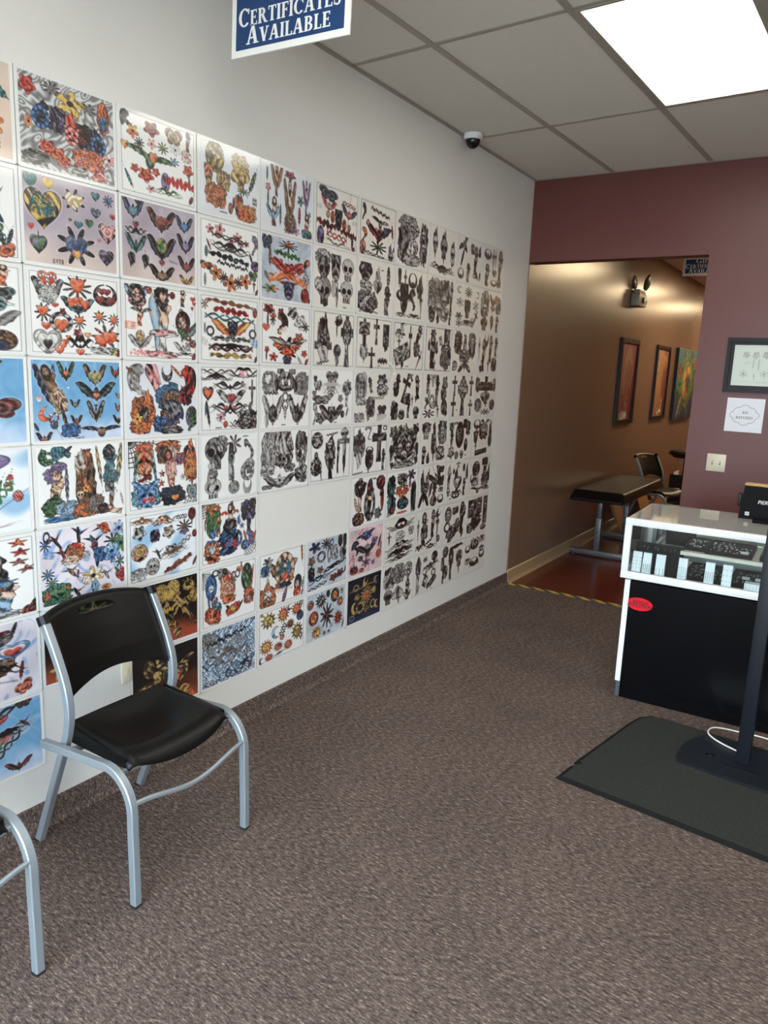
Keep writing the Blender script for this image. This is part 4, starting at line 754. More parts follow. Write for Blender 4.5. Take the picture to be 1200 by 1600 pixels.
 "flower 30 16 12 7 0 ro;blob 42 22 32 10 8 kG;bird 40 24 34 12 10 kd;feather 76 10 5 10 -25 k;heart 74 38 18 12 0 bc;heart 74 38 14 8 0 wi;heart 74 40 9 6 0 rd;blob 44 58 34 12 6 mG;figure 48 60 16 12 80 kG;tribal 56 62 30 10 0 k;feather 82 66 5 12 -10 dk;feather 30 76 16 4 80 p;feather 56 74 14 4 80 p;bird 30 90 34 12 35 md;feather 44 84 8 22 -50 mk;butterfly 84 90 10 9 25 od;num 1500 28 98 4"),
(6,1): ("near black flash sheet mostly hidden behind the waiting chair back", "ember",
 "dragon 50 16 26 10 80 ek;leafy 60 14 24 9 0 el;flame 36 50 16 20 0 ly;star 18 84 14 16 10 yl;skull 66 60 18 20 0 ml;star 80 86 9 10 0 l"),
(6,2): ("black and copper flash sheet of golden skulls and small hearts", "ember",
 "oval 44 18 11 14 0 ly;oval 62 14 10 13 0 yl;heart 54 26 9 10 0 yl;tribal 52 36 18 8 8 l;wings 52 34 22 12 0 lm;leafy 86 14 11 12 0 yk;horns 86 14 9 9 0 yl;oval 94 34 7 12 0 my;skull 52 52 20 20 0 kl;band 48 48 14 6 5 yl;flame 70 36 7 14 30 l;dragon 84 54 9 20 10 lk;band 50 76 16 6 8 ky;flower 66 74 5 6 0 ky;heart 68 89 7 9 0 kl;heart 84 82 2 2 0 k;heart 96 82 3 4 0 kl;flame 50 96 8 7 0 o;tribal 30 12 16 5 10 l;skull 22 40 18 20 0 ml"),
(6,3): ("flash sheet of blue, orange and green goblin cartoons with scissors", "white",
 "edge;web 8 20 8 14 0 k;oval 16 32 10 22 0 bn;oval 16 34 5 7 0 wc;feather 12 58 4 10 10 b;ring 24 10 7 6 0 k;ring 32 9 6 5 0 Gk;oval 38 16 10 11 0 gk;band 38 16 8 8 40 kG;heart 68 14 6 7 0 or;feather 71 5 3 5 0 e;blob 46 38 14 22 0 os;flame 48 20 7 9 0 ri;ring 56 22 5 8 0 Gk;ring 64 20 5 8 0 Gk;dagger 58 36 5 12 10 Gw;oval 48 40 8 9 0 si;blob 48 60 12 8 0 om;oval 82 30 11 24 0 ke;figure 82 34 9 26 0 ee;feather 92 36 4 26 -8 or;blob 86 66 10 14 0 or;oval 86 70 4 5 0 c;blob 22 58 6 8 0 pi;blob 26 70 8 10 0 tc;blob 14 78 9 12 0 or;blob 26 84 7 12 0 rk;oval 20 90 10 6 0 os;blob 56 80 14 9 15 ro;oval 56 80 5 5 0 y;feather 70 76 4 9 -40 kd;feather 46 74 5 5 50 k"),
(6,4): ("flash sheet with a winged sacred heart framed round a praying figure", "white",
 "edge;wings 50 42 32 22 0 mG;oval 54 36 20 30 0 om;oval 54 34 15 24 0 bt;figure 54 34 9 22 0 es;ring 54 38 22 33 0 sm;heart 54 52 8 10 0 ro;blob 54 68 14 6 0 nk;band 54 76 18 5 0 sw;rose 38 66 6 7 0 om;rose 70 58 6 6 0 om;flower 18 16 11 9 0 Gk;blob 12 32 9 10 0 bk;feather 20 38 4 16 -20 w;feather 92 14 5 18 5 or;blob 18 82 17 20 0 om;flame 18 62 9 14 0 om;oval 18 78 9 10 0 wG;oval 16 90 8 8 0 mg;feather 54 88 9 15 -20 pr;feather 56 88 5 9 -20 b;oval 84 72 9 17 0 kG;oval 82 74 5 8 0 sg;blob 82 88 8 8 0 ro;feather 96 74 5 12 -10 cG;feather 94 92 4 6 -20 d"),
(6,5): ("flash sheet of blue flowers and tribal lines with brown roses", "greyblue",
 "flower 18 14 15 12 0 nk;leafy 46 12 14 12 0 kn;ring 60 12 5 8 0 G;oval 82 12 6 14 0 kG;oval 94 14 5 16 0 kG;rose 10 40 9 11 0 md;ring 34 36 11 12 0 Gk;ring 54 34 5 18 0 gk;blob 68 34 8 15 0 gG;oval 90 38 9 12 0 Gk;blob 10 66 8 14 0 kn;rose 32 62 9 8 0 md;vine 70 60 28 6 12 k;tribal 66 62 28 6 12 k;tribal 28 80 24 8 6 kt;rose 66 86 11 9 0 dm;rose 84 80 11 9 0 dm;leafy 76 84 14 6 0 kd;vine 26 94 22 5 10 k;script 60 74 16 3 12 k;feather 97 76 4 7 -20 k"),
(6,6): ("flash sheet of blue fairies and a small orange sun on pink", "pinkwash",
 "bird 48 20 28 11 10 nb;blob 50 18 14 9 0 bp;dragon 20 40 13 16 0 nk;wings 54 46 32 14 8 kn;skull 54 52 14 14 0 Gk;feather 90 38 6 14 -20 kG;sun 88 66 10 12 0 ro;flower 50 78 13 11 0 pd;feather 14 66 6 14 10 iw;blob 16 88 11 9 0 kr;oval 38 92 7 5 0 ro;flower 72 82 6 6 0 bp;butterfly 74 34 8 8 0 p;feather 94 52 4 8 0 r;blob 34 66 7 6 0 tk"),
(6,7): ("flash sheet of five black tribal armbands", "cream",
 "tribal 52 16 44 15 4 k;horns 52 14 18 11 0 k;dagger 14 44 8 14 0 k;blob 50 42 14 12 0 wg;butterfly 88 36 10 11 0 gG;tribal 50 64 44 10 4 k;band 54 64 36 7 4 gk;tribal 50 78 44 9 4 k;vine 52 78 40 8 4 k;tribal 50 92 38 7 4 k;horns 52 90 10 6 0 k"),
(6,8): ("flash sheet with cloaked reapers and a thin scythe, seventh row", "cream",
 "figure 30 44 18 40 0 kG;blob 32 52 13 18 0 Gk;figure 64 36 14 34 0 kG;moon 84 12 12 10 40 k;dagger 82 52 8 44 0 kG;dagger 8 44 5 26 0 k;tribal 14 88 14 9 0 k;script 48 80 16 7 20 k;tribal 58 92 18 7 0 k;oval 88 78 6 9 0 G;skull 30 20 7 8 0 g;skull 64 18 6 7 0 g"),
(6,9): ("flash sheet with portraits above a black panther and a snake, seventh row", "cream",
 "oval 20 26 14 20 0 Gk;mask 20 26 9 12 0 g;blob 46 20 8 10 0 kG;blob 58 18 6 9 0 kG;figure 82 42 18 42 0 kG;blob 84 26 13 16 0 Gk;ring 18 58 14 14 0 kG;blob 40 74 20 18 20 kG;dragon 28 84 18 18 40 kG;blob 62 60 10 18 0 Gk;flame 84 84 9 14 180 k;skull 44 64 8 8 0 g"),
(6,10): ("flash sheet of four very dark panels, far end of seventh row", "cream",
 "rect 24 28 20 24 0 Gk;rect 58 24 12 22 0 Gk;rect 88 40 10 38 0 Gk;blob 44 66 24 20 20 kG;leafy 52 60 20 18 0 kG;blob 16 80 14 14 0 Gk;oval 82 88 14 8 0 Gk;skull 24 24 10 12 0 g;skull 58 24 7 10 0 g;skull 88 30 7 10 0 g"),
(7,0): ("flash sheet of a red jewelled heart and green scrolls on sky blue, bottom row", "sky",
 "heart 52 18 14 9 0 rk;heart 52 19 9 6 0 ro;tribal 52 12 32 8 12 k;butterfly 20 14 9 6 0 k;butterfly 82 4 9 6 0 kd;tribal 60 42 28 11 12 k;swallow 38 36 10 9 0 dk;swallow 82 32 10 9 20 dk;heart 60 46 8 6 0 rd;heart 22 56 7 5 0 rw;ring 28 84 14 11 0 ek;tribal 36 74 34 14 30 ek;vine 60 60 24 7 40 k;wings 74 88 15 8 0 kd;moon 10 34 12 9 0 k;blob 12 92 16 8 0 ek"),
(7,2): ("black and copper flash sheet of a gold chained heart in the bottom row", "ember",
 "vine 52 10 5 10 90 l;oval 40 14 6 12 0 kl;oval 56 12 7 12 0 ky;oval 24 26 8 14 0 kl;heart 64 52 20 20 0 ky;heart 64 54 11 12 0 dy;heart 64 56 6 7 0 oi;wings 64 34 30 12 0 lk;tribal 60 84 30 12 6 ly;wings 62 88 24 11 0 ly;blob 22 70 18 20 0 kl;ring 16 64 9 12 0 ly;ring 30 84 9 12 0 l;dragon 22 82 12 18 0 lg;flame 90 94 6 7 0 o;blob 36 44 6 10 0 ly"),
(7,3): ("flash sheet of silver gears and lines on blue in the bottom row", "gears",
 "ring 48 88 6 9 0 kb;ring 56 92 6 6 0 kG;tribal 80 82 18 9 20 nk;oval 84 60 6 8 0 Gg;blob 12 18 12 14 0 Gg;moon 68 30 9 9 40 gk;ring 30 60 6 8 0 Gc;blob 14 92 8 4 0 wg;feather 90 88 6 8 -30 d;vine 50 34 40 9 6 G;tribal 48 56 40 16 0 Gk;script 46 20 36 8 6 k"),
(7,4): ("flash sheet of ten gold and orange suns with faces on white", "white",
 "edge;sun 20 20 17 17 0 yn;sun 52 18 14 17 0 oy;sun 82 16 13 14 0 om;oval 90 32 8 10 0 nb;sun 68 42 10 11 0 ml;oval 68 42 6 7 0 dm;moon 36 48 9 12 0 ck;vine 52 48 10 10 60 k;sun 84 62 14 19 0 lm;sun 16 70 15 16 0 yo;oval 50 62 5 6 0 om;sun 42 78 11 10 0 od;sun 64 82 11 11 0 od;sun 22 92 10 8 0 ro;feather 94 76 4 8 -20 d;oval 6 6 3 3 0 l;moon 66 8 6 6 40 k;tribal 44 92 10 3 10 k;moon 6 94 5 7 0 k;vine 92 8 4 8 80 k"),
(7,5): ("flash sheet of suns and moons round one ornate grey star on pale blue", "greyblue",
 "oval 10 22 8 10 0 Gm;oval 10 22 5 6 0 or;sun 36 20 15 17 0 Gk;oval 54 10 5 8 0 kG;oval 72 18 11 15 0 kG;oval 72 18 7 10 0 oy;flower 90 14 5 7 0 lm;sun 86 36 9 12 0 rd;oval 86 36 5 6 0 oy;oval 18 52 12 15 0 dr;oval 18 52 8 10 0 oy;leafy 52 56 18 28 0 Gk;leafy 52 56 11 17 0 kd;sun 82 70 12 17 0 rk;oval 82 70 7 10 0 rd;sun 26 84 13 15 0 yl;oval 26 84 8 10 0 yo;flower 64 82 5 6 0 g;flower 46 92 4 5 0 dm;flower 58 92 4 4 0 bk;feather 95 88 4 9 -15 k"),
(7,6): ("dark blue night flash sheet with a small orange sun face", "night",
 "sun 56 46 19 23 0 lG;oval 56 46 8 11 0 or;sun 78 40 8 10 0 yl;sun 28 44 10 9 0 lm;ring 38 70 13 14 0 lk;moon 22 68 10 14 20 l;ring 76 72 9 11 0 lG;moon 88 76 7 10 10 l;moon 52 12 12 8 60 lG;ring 24 22 9 8 0 G;sun 58 78 9 10 0 lk;vine 46 24 40 3 4 l;moon 84 18 8 9 0 G;ring 14 88 8 7 0 b"),
(7,7): ("flash sheet of a smoky nun and reapers, eighth row", "cream",
 "blob 20 30 18 26 0 gk;blob 52 26 20 24 0 Gg;flower 54 28 9 10 0 kG;oval 84 22 15 18 0 gk;oval 84 18 12 7 0 w;figure 86 34 11 20 0 Gg;skull 18 74 16 18 0 Gk;heart 50 70 20 18 180 gG;flame 50 72 9 18 180 Gk;figure 84 74 14 24 0 kG;wings 84 86 15 10 0 gk;dagger 54 90 9 12 0 Gk"),
(7,8): ("flash sheet with a long haired saint, a spider and crossed arms, eighth row", "cream",
 "figure 16 48 13 44 0 gk;blob 16 30 10 18 0 Gk;leafy 42 16 10 8 0 k;oval 78 14 12 13 0 kG;tribal 64 38 30 12 8 k;oval 62 36 8 9 0 Gk;dagger 42 64 12 20 -25 kG;rect 44 72 8 14 -30 gk;ring 76 56 9 10 0 Gk;blob 74 76 16 9 30 kG;feather 56 86 16 6 60 k;vine 16 90 12 8 60 G"),
(7,9): ("flash sheet with a long black haired woman and a sugar skull, eighth row", "cream",
 "oval 18 16 12 15 0 kG;mask 18 16 8 10 0 G;band 64 10 28 6 4 k;tribal 64 12 28 7 4 k;figure 44 54 12 42 0 kG;blob 44 36 11 20 0 k;oval 44 36 5 8 0 sg;skull 80 46 17 22 0 gk;leafy 80 32 15 10 0 Gk;dagger 80 74 9 16 0 kG;blob 8 46 7 18 0 Gk;oval 20 70 11 18 0 kG;figure 12 88 9 12 0 Gk"),
(7,10): ("flash sheet of thin tribal outlines, bottom corner at the far end", "cream",
 "tribal 48 18 22 17 0 k;horns 46 22 20 16 0 k;tribal 82 16 14 14 0 k;horns 14 30 12 12 0 k;tribal 16 68 13 12 0 k;horns 48 72 22 14 0 k;tribal 50 80 22 14 0 k;horns 84 56 13 14 0 k;tribal 82 44 13 10 0 k"),
}
# ---------------------------------------------------------------- the setting
def quadbox(name, m, *a, **k): return struct(MB().box(*a).build(name, m, **k))
floor = quadbox('floor', M['carpet'], 0, XR, YF, D + 0.005, -0.1, 0.0)
hall_floor = quadbox('floor_hallway', M['redfloor'], -0.02, 2.2, D + 0.005, HALL_END, -0.1, 0.0)
quadbox('wall_left', M['wall'], -0.12, 0.0, YF, D + 0.001, 0.0, HC + 0.03)
quadbox('wall_hallway_left', M['tan'], -0.12, 0.008, D + 0.001, HALL_END, 0.0, HC + 0.03)
quadbox('wall_hallway_right', M['tan'], 2.2, 2.32, D + 0.12, HALL_END, 0.0, HC + 0.03)
quadbox('wall_hallway_end', M['tan'], 0.0, 2.2, HALL_END, HALL_END + 0.12, 0.0, HC + 0.03)
quadbox('wall_right', M['beige'], XR, XR + 0.12, YF, D, 0.0, HC + 0.03)
b = MB(); OX = 1.221
b.box(OX, XR, D, D + 0.12, 0.0, HC + 0.03); b.box(0.0, OX, D, D + 0.12, 2.411, HC + 0.03)
struct(b.build('wall_back', M['maroon'], smooth=False))
b = MB()
b.box(0, WIN_X0, YF - 0.12, YF, 0, HC + 0.03); b.box(WIN_X1, XR, YF - 0.12, YF, 0, HC + 0.03)
b.box(WIN_X0, WIN_X1, YF - 0.12, YF, 0, WIN_Z0); b.box(WIN_X0, WIN_X1, YF - 0.12, YF, WIN_Z1, HC + 0.03)
struct(b.build('wall_front', M['wall'], smooth=False))
win = struct(MB().box(WIN_X0, WIN_X0 + 0.05, YF - 0.1, YF - 0.02, WIN_Z0, WIN_Z1).box(WIN_X1 - 0.05, WIN_X1, YF - 0.1, YF - 0.02, WIN_Z0, WIN_Z1)
             .box(WIN_X0, WIN_X1, YF - 0.1, YF - 0.02, WIN_Z0, WIN_Z0 + 0.05).box(WIN_X0, WIN_X1, YF - 0.1, YF - 0.02, WIN_Z1 - 0.05, WIN_Z1).build('window_1', M['alu'], smooth=False))
for x in (1.6, 2.85): MB().box(x - 0.025, x + 0.025, YF - 0.1, YF - 0.02, WIN_Z0 + 0.05, WIN_Z1 - 0.05).build('mullion', M['alu'], win, smooth=False)
struct(MB().box(-8, 14, -18, YF - 0.12, -0.12, -0.02).build('pavement', M['pave'], smooth=False))

# carpet cove base along the left wall, tan vinyl base down the hall
b = MB(); b.add([(0, y, z) for y in (YF, D) for z in (0, 0.086)] + [(0.012, y, 0.083) for y in (YF, D)] + [(0.014, y, 0.02) for y in (YF, D)] + [(0.03, y, 0.0) for y in (YF, D)],
                [[1, 4, 5, 3], [4, 6, 7, 5], [6, 8, 9, 7], [0, 2, 9, 8], [0, 1, 3, 2], [0, 8, 6, 4, 1], [2, 3, 5, 7, 9]])
struct(b.build('baseboard_left', M['carpet'], smooth=False))
b = MB(); prof = [(0.008, 0), (0.03, 0), (0.022, 0.012), (0.017, 0.03), (0.016, 0.1), (0.008, 0.106)]
y0, y1 = D + 0.004, HALL_END
b.add([(x, y0, z) for x, z in prof] + [(x, y1, z) for x, z in prof], [[i, (i + 1) % 6, 6 + (i + 1) % 6, 6 + i] for i in range(6)] + [[5, 4, 3, 2, 1, 0], [6, 7, 8, 9, 10, 11]])
struct(b.build('baseboard_hallway', M['vinyl'], smooth=False))
t = MB().box(0.03, OX + 0.02, D - 0.016, D + 0.034, -0.001, 0.0022).build('threshold_tape', M['tape'], smooth=False)
tag(t, 'yellow and black striped tape across the hallway threshold on the floor', 'tape')

# suspended ceiling: lay-in tiles between the runners, laid 2.8 degrees off the wall
ceil = struct(MB().box(0, XR, YF, D, HC + 0.02, HC + 0.06).build('ceiling', M['slab'], smooth=False))
struct(MB().box(0.0, 2.2, D + 0.12, HALL_END, HC, HC + 0.06).build('ceiling_hallway', M['tile'], smooth=False))
SK = 0.0487; GX, GY, TW, TL = 0.443, 2.988, 0.616, 1.207
gm = math.sqrt(1 + SK * SK); e1 = Vector((1, -SK)) / gm; e2 = Vector((SK, 1)) / gm
def gpt(i, j): return Vector((GX, GY)) + e1 * (i * TW) + e2 * (j * TL)
def clip(poly):
    for ax, lim, sg in ((0, 0.0, 1), (0, XR, -1), (1, YF, 1), (1, D, -1)):
        out = []
        for k in range(len(poly)):
            p, q = poly[k], poly[(k + 1) % len(poly)]; a, c = (p[ax] - lim) * sg, (q[ax] - lim) * sg
            if a >= 0: out.append(p)
            if (a < 0) != (c < 0): out.append(p + (q - p) * (a / (a - c)))
        poly = out
        if not poly: return []
    return poly
LIGHTS = {(1, 0), (4, 0), (1, -2), (4, -2)}
for i in range(-2, 8):
    for j in range(-5, 3):
        g = 0.011
        quad = [gpt(i, j) + e1 * g + e2 * g, gpt(i + 1, j) - e1 * g + e2 * g, gpt(i + 1, j + 1) - e1 * g - e2 * g, gpt(i, j + 1) + e1 * g - e2 * g]
        pc = clip(quad)
        if len(pc) < 3 or (i, j) in LIGHTS: continue
        MB().prism(pc, HC + 0.004, HC + 0.018).build('tile', M['tile'], ceil, smooth=False)
def runner(a, c, w):
    d = (c - a).normalized(); nn = Vector((-d.y, d.x)) * w
    pc = clip([a + nn, c + nn, c - nn, a - nn])
    if len(pc) >= 3: MB().prism(pc, HC, HC + 0.016).build('runner', M['tbar'], ceil, smooth=False)
for i in range(-1, 8): runner(gpt(i, -5), gpt(i, 4), 0.0155)
for i in range(-2, 8):
    for j in range(-4, 3): runner(gpt(i, j) + e1 * 0.0125, gpt(i + 1, j) - e1 * 0.0125, 0.0125)
struct(MB().box(0, 0.02, YF, D, HC - 0.004, HC + 0.0).build('trim_1', M['tbar'], smooth=False))
struct(MB().box(0.02, XR, D - 0.014, D, HC - 0.003, HC + 0.001).build('trim_2', M['tbar'], smooth=False))

def troffer(i, j, label):
    c = (gpt(i, j) + gpt(i + 1, j + 1)) / 2
    t = thing('ceiling_light', label, 'light', (c.x, c.y, HC), math.atan2(-SK, 1), 'recessed ceiling lights')
    hx, hy, f = TW / 2 - 0.013, TL / 2 - 0.013, 0.016
    b = MB(); b.box(-hx, hx, -hy, -hy + f, -0.002, 0.018).box(-hx, hx, hy - f, hy, -0.002, 0.018).box(-hx, -hx + f, -hy + f, hy - f, -0.002, 0.018).box(hx - f, hx, -hy + f, hy - f, -0.002, 0.018)
    b.build('frame', M['tbar'], t, smooth=False)
    MB().box(-hx + f, hx - f, -hy + f, hy - f, 0.004, 0.012).build('diffuser', M['diffuser'], t, smooth=False)
troffer(1, 0, 'large lit ceiling light panel at the top right of the photo')
troffer(4, 0, 'added unseen ceiling light panel further right, giving the room more light')  # this panel and the next two are added out of view to brighten the room
troffer(1, -2, 'added unseen ceiling light panel behind the camera on the left, for more light')
troffer(4, -2, 'added unseen ceiling light panel behind the camera on the right, for more light')
for k, (hx_, hy_) in enumerate(((1.15, 9.3), (1.05, 11.9), (1.1, 14.6))):
    t = thing('hallway_light', ('warm ceiling light panel nearest the doorway in the hallway', 'warm ceiling light panel midway down the hallway', 'warm ceiling light panel at the far end of the hallway')[k], 'light', (hx_, hy_, HC), 0, 'hallway ceiling lights')
    MB().box(-0.32, 0.32, -0.62, -0.6, -0.02, 0).box(-0.32, 0.32, 0.6, 0.62, -0.02, 0).box(-0.32, -0.3, -0.6, 0.6, -0.02, 0).box(0.3, 0.32, -0.6, 0.6, -0.02, 0).build('frame', M['tbar'], t, smooth=False)
    MB().box(-0.3, 0.3, -0.6, 0.6, -0.014, -0.002).build('diffuser', M['halldiffuser'], t, smooth=False)

# ---------------------------------------------------------------- flash sheets on the left wall
CY = [1.005, 1.357, 1.709, 2.061, 2.407, 2.757, 3.105, 3.452, 3.800, 4.144, 4.485, 4.824]
RZ = [2.431, 2.152, 1.873, 1.599, 1.321, 1.044, 0.767, 0.492, 0.222]
NX = [130, 165, 132, 106, 94, 80, 68, 60, 50, 46, 42]
NY = [120, 150, 124, 106, 98, 92, 86, 82, 78, 74, 72]
rs = random.Random(5)
for (r, c), (label, bg, spec) in SHEETS.items():
    w, h = CY[c + 1] - CY[c] - 0.003, RZ[r] - RZ[r + 1] - 0.003
    yc, zc = (CY[c] + CY[c + 1]) / 2 + rs.uniform(-.0007, .0007), (RZ[r] + RZ[r + 1]) / 2 + rs.uniform(-.0006, .0006)
    o = MB().box(0.0006, 0.003, -w / 2, w / 2, -h / 2, h / 2)
    for yy in (-w / 2, w / 2 - 0.004): o.box(0.0006, 0.0036, yy, yy + 0.004, -h / 2, h / 2)      # welded sleeve edges
    o.box(0.0006, 0.0036, -w / 2, w / 2, -h / 2, -h / 2 + 0.004)
    o = o.build('flash_sheet', M['sleeve'], smooth=False)
    o.location = (0, yc, zc); o.rotation_euler = (rs.uniform(-.0015, .0015), 0, 0)
    tag(o, label, 'poster', 'tattoo flash sheets on the white wall')
    img = draw_sheet(bg, spec, NX[c], NY[c], 31 + r * 20 + c)
    ml, mr, mt, mb_ = (0.014, 0.008, 0.008, 0.009) if bg in ('white', 'cream', 'pale') else (0.011, 0.011, 0.008, 0.011)
    colour_grid('print', img, M['ink'], o, (0.0034, -w / 2 + ml, h / 2 - mt), (0, w - ml - mr, 0), (0, 0, -(h - mt - mb_)))
    if (r, c) == (2, 6):      # lifted loop of sleeve at its lower right corner
        q = MB(); ring = [(0.006 + 0.018 * (1 - math.cos(a)), w / 2 - 0.025 + 0.028 * math.sin(a), -h / 2 + 0.012 + 0.03 * math.cos(a)) for a in [k * PI / 9 for k in range(-1, 11)]]
        q.sweep(ring, [(-0.0006, -0.007), (0.0006, -0.007), (0.0006, 0.007), (-0.0006, 0.007)], Vector((1, 0, 0.2)))
        tag(q.build('sleeve_curl', M['sleeve'], o), 'loose curled strip of clear sleeve')

# ---------------------------------------------------------------- wall outlet behind the chair
t = thing('wall_jack', 'small almond wall jack plate low on the white wall behind the chair', 'outlet', (0.0, 1.694, 0.447))
MB().box(0.0005, 0.007, -0.023, 0.023, -0.042, 0.042, 0.002).build('cover_plate', M['almond'], t)
MB().box(0.006, 0.009, -0.008, 0.008, -0.012, 0.012, 0.002).build('socket', M['almond'], t)

# ---------------------------------------------------------------- hanging signs
def gift_sign(name, label, x, y, z0, w, h, drop, rz, tilt):
    t = thing(name, label, 'sign', (x, y, z0), rz, 'gift certificate signs'); t.rotation_euler = (0, tilt, rz)
    T = lambda u, v, d: Matrix(((1, 0, 0, u), (0, 0, 1, -d), (0, 1, 0, v), (0, 0, 0, 1)))     # text plane (x right, y up) to the sign's front
    F = Matrix(((1, 0, 0, w / 2), (0, 0, -1, -0.004), (0, 1, 0, 0), (0, 0, 0, 1)))
    MB().box(0, w, -0.0035, 0.0035, 0, h, 0.001).build('board', M['signwhite'], t, smooth=False)
    m = 0.021 if w > 0.45 else 0.026
    MB().box(m, w - m, -0.0046, -0.0036, m, h - m).build('blue_field', M['signblue'], t, smooth=False)
    k = w / 0.495
    for word, base, hh, wd in (('GIFT', 0.149, 0.056, 0.2), ('CERTIFICATES', 0.0895, 0.055, 0.43), ('AVAILABLE', 0.034, 0.053, 0.355)):
        F2 = F.copy(); F2[2][3] = base * k; F2[1][3] = -0.0046
        serif_word(word, hh * k, 0.82, 'lettering', M['signwhite'], t, F2, 0.001, 0.0, 0.055, wd * k)
    for u in (0.1, 0.9): MB().tube([(u * w, 0, h - 0.006), (u * w, 0, h + drop)], 0.0016, 6, Vector((1, 0, 0))).build('hanger', M['chrome'], t)
gift_sign('hanging_sign', 'blue gift certificates sign hanging from the room ceiling, cut by the photo top', 0.243, 2.0, 2.613, 0.492, 0.226, 0.118, 0.0, 0.03)
gift_sign('hanging_sign', 'smaller blue gift certificates sign up in the hallway, half hidden by the maroon wall', 0.27, 8.95, 2.762, 0.435, 0.2, 0.006, 0.0, 0.0)

# ---------------------------------------------------------------- dome camera
t = thing('dome_camera', 'small white and black dome camera on the ceiling by the white wall', 'camera', (0.071, 4.13, HC))
MB().lathe([(0.054, 0.0), (0.056, -0.02), (0.05, -0.032), (0.02, -0.034), (0.0, -0.034)], 28).build('base_ring', M['white'], t)
MB().lathe([(0.043 * math.cos(a), -0.03 - 0.05 * math.sin(a)) for a in [k * PI / 18 for k in range(9)]] + [(0.0, -0.08)], 28).build('dome', M['domeblack'], t)

# ---------------------------------------------------------------- things on the maroon wall
t = thing('framed_drawing', 'dark framed pencil drawing on the maroon wall above the no refunds notice', 'picture', (1.567, D, 1.725))
W2, H2 = 0.1675, 0.17
def frame_ring(mb, hw, hh, a, d0, d1):   # four mitred sides, outer half sizes to inner (a narrower), back d0 front d1 (toward -y)
    o_, i_ = [(-hw, -hh), (hw, -hh), (hw, hh), (-hw, hh)], [(-hw + a, -hh + a), (hw - a, -hh + a), (hw - a, hh - a), (-hw + a, hh - a)]
    for k in range(4):
        p, q, r_, s_ = o_[k], o_[(k + 1) % 4], i_[(k + 1) % 4], i_[k]
        mb.add([(u, -d0, v) for u, v in (p, q, r_, s_)] + [(u, -d1, v) for u, v in (p, q, r_, s_)], [[3, 2, 1, 0], [4, 5, 6, 7], [0, 1, 5, 4], [1, 2, 6, 5], [2, 3, 7, 6], [3, 0, 4, 7]])
b = MB(); frame_ring(b, W2, H2, 0.014, 0.0, 0.022); frame_ring(b, W2 - 0.013, H2 - 0.013, 0.012, 0.0, 0.03); frame_ring(b, W2 - 0.024, H2 - 0.024, 0.02, 0.0, 0.016)
b.build('frame', M['frameblack'], t, smooth=False)
img = draw_sheet('pale', 'rose 30 25 8 8 0 gG;rose 52 26 8 9 0 gG;rose 74 25 8 9 0 gG;vine 34 44 3 12 90 g;feather 48 46 2 12 0 G;feather 60 48 2 14 0 G;flower 28 70 10 9 0 gw;flower 74 70 10 8 0 gw;script 50 68 4 2 90 g;script 30 88 14 2 0 g;script 70 89 14 3 0 g;dagger 52 78 2 8 0 G', 70, 84, 7)
img = (0.45 * img + 0.5) * np.array([0.93, 0.96, 0.9])
colour_grid('drawing', img, M['ink_matte'], t, (-W2 + 0.04, -0.012, H2 - 0.04), (2 * W2 - 0.08, 0, 0), (0, 0, -(2 * H2 - 0.08)))

t = MB().box(-0.11, 0.11, -0.0012, -0.0002, -0.107, 0.107).build('paper_notice', M['paper'], smooth=False)
t.location = (1.547, D, 1.413); t.rotation_euler = (0, 0.004, 0)
tag(t, 'white paper notice reading no refunds taped on the maroon wall', 'notice')
b = MB(); pts = []
for k in range(97):
    a = 2 * PI * k / 96; c4 = abs(math.cos(2 * a)); q = 1.0 + 0.10 * abs(math.cos(a * 2))**6 - 0.10 * math.exp(-((abs(math.sin(2 * a)) - 0.72) / 0.14)**2)
    pts.append((0.078 * q * math.cos(a), -0.0016, 0.058 * q * math.sin(a)))
b.sweep(pts, [(-0.0004, -0.0011), (0.0004, -0.0011), (0.0004, 0.0011), (-0.0004, 0.0011)], Vector((0, 1, 0)))
b.build('ornate_border', M['textgrey'], t, smooth=False)
for word, v, hh, wd in (('NO', 0.008, 0.017, 0.036), ('REFUNDS', -0.024, 0.0165, 0.102)):
    serif_word(word, hh, None, 'lettering', M['textgrey'], t, Matrix(((1, 0, 0, 0.002), (0, 0, -1, -0.0012), (0, 1, 0, v), (0, 0, 0, 1))), 0.0006, 0.12 if word == 'NO' else 0.0, 0.1, wd)

t = thing('light_switch', 'almond double light switch plate on the maroon wall below the notice', 'switch', (1.4155, D, 1.095))
MB().box(-0.058, 0.058, -0.006, -0.0005, -0.0575, 0.0575, 0.002).build('cover_plate', M['almond'], t)
for s in (-0.023, 0.023):
    MB().box(s - 0.005, s + 0.005, -0.0075, -0.005, -0.012, 0.012).build('switch_slot', M['textgrey'], t, smooth=False)
    MB().add([(s - 0.004, -0.006, -0.008), (s + 0.004, -0.006, -0.008), (s + 0.004, -0.006, 0.01), (s - 0.004, -0.006, 0.01), (s - 0.003, -0.017, 0.002), (s + 0.003, -0.017, 0.002), (s + 0.003, -0.015, 0.01), (s - 0.003, -0.015, 0.01)],
             [[0, 1, 2, 3], [4, 5, 6, 7], [0, 1, 5, 4], [1, 2, 6, 5], [2, 3, 7, 6], [3, 0, 4, 7]]).build('toggle', M['almond'], t, smooth=False)
    for z in (-0.03, 0.03): MB().lathe([(0.0028, 0), (0.0028, 0.0015), (0.0, 0.002)], 8, Matrix.Translation((s, -0.006, z)) @ Matrix.Rotation(PI / 2, 4, 'X')).build('screw', M['almond'], t)
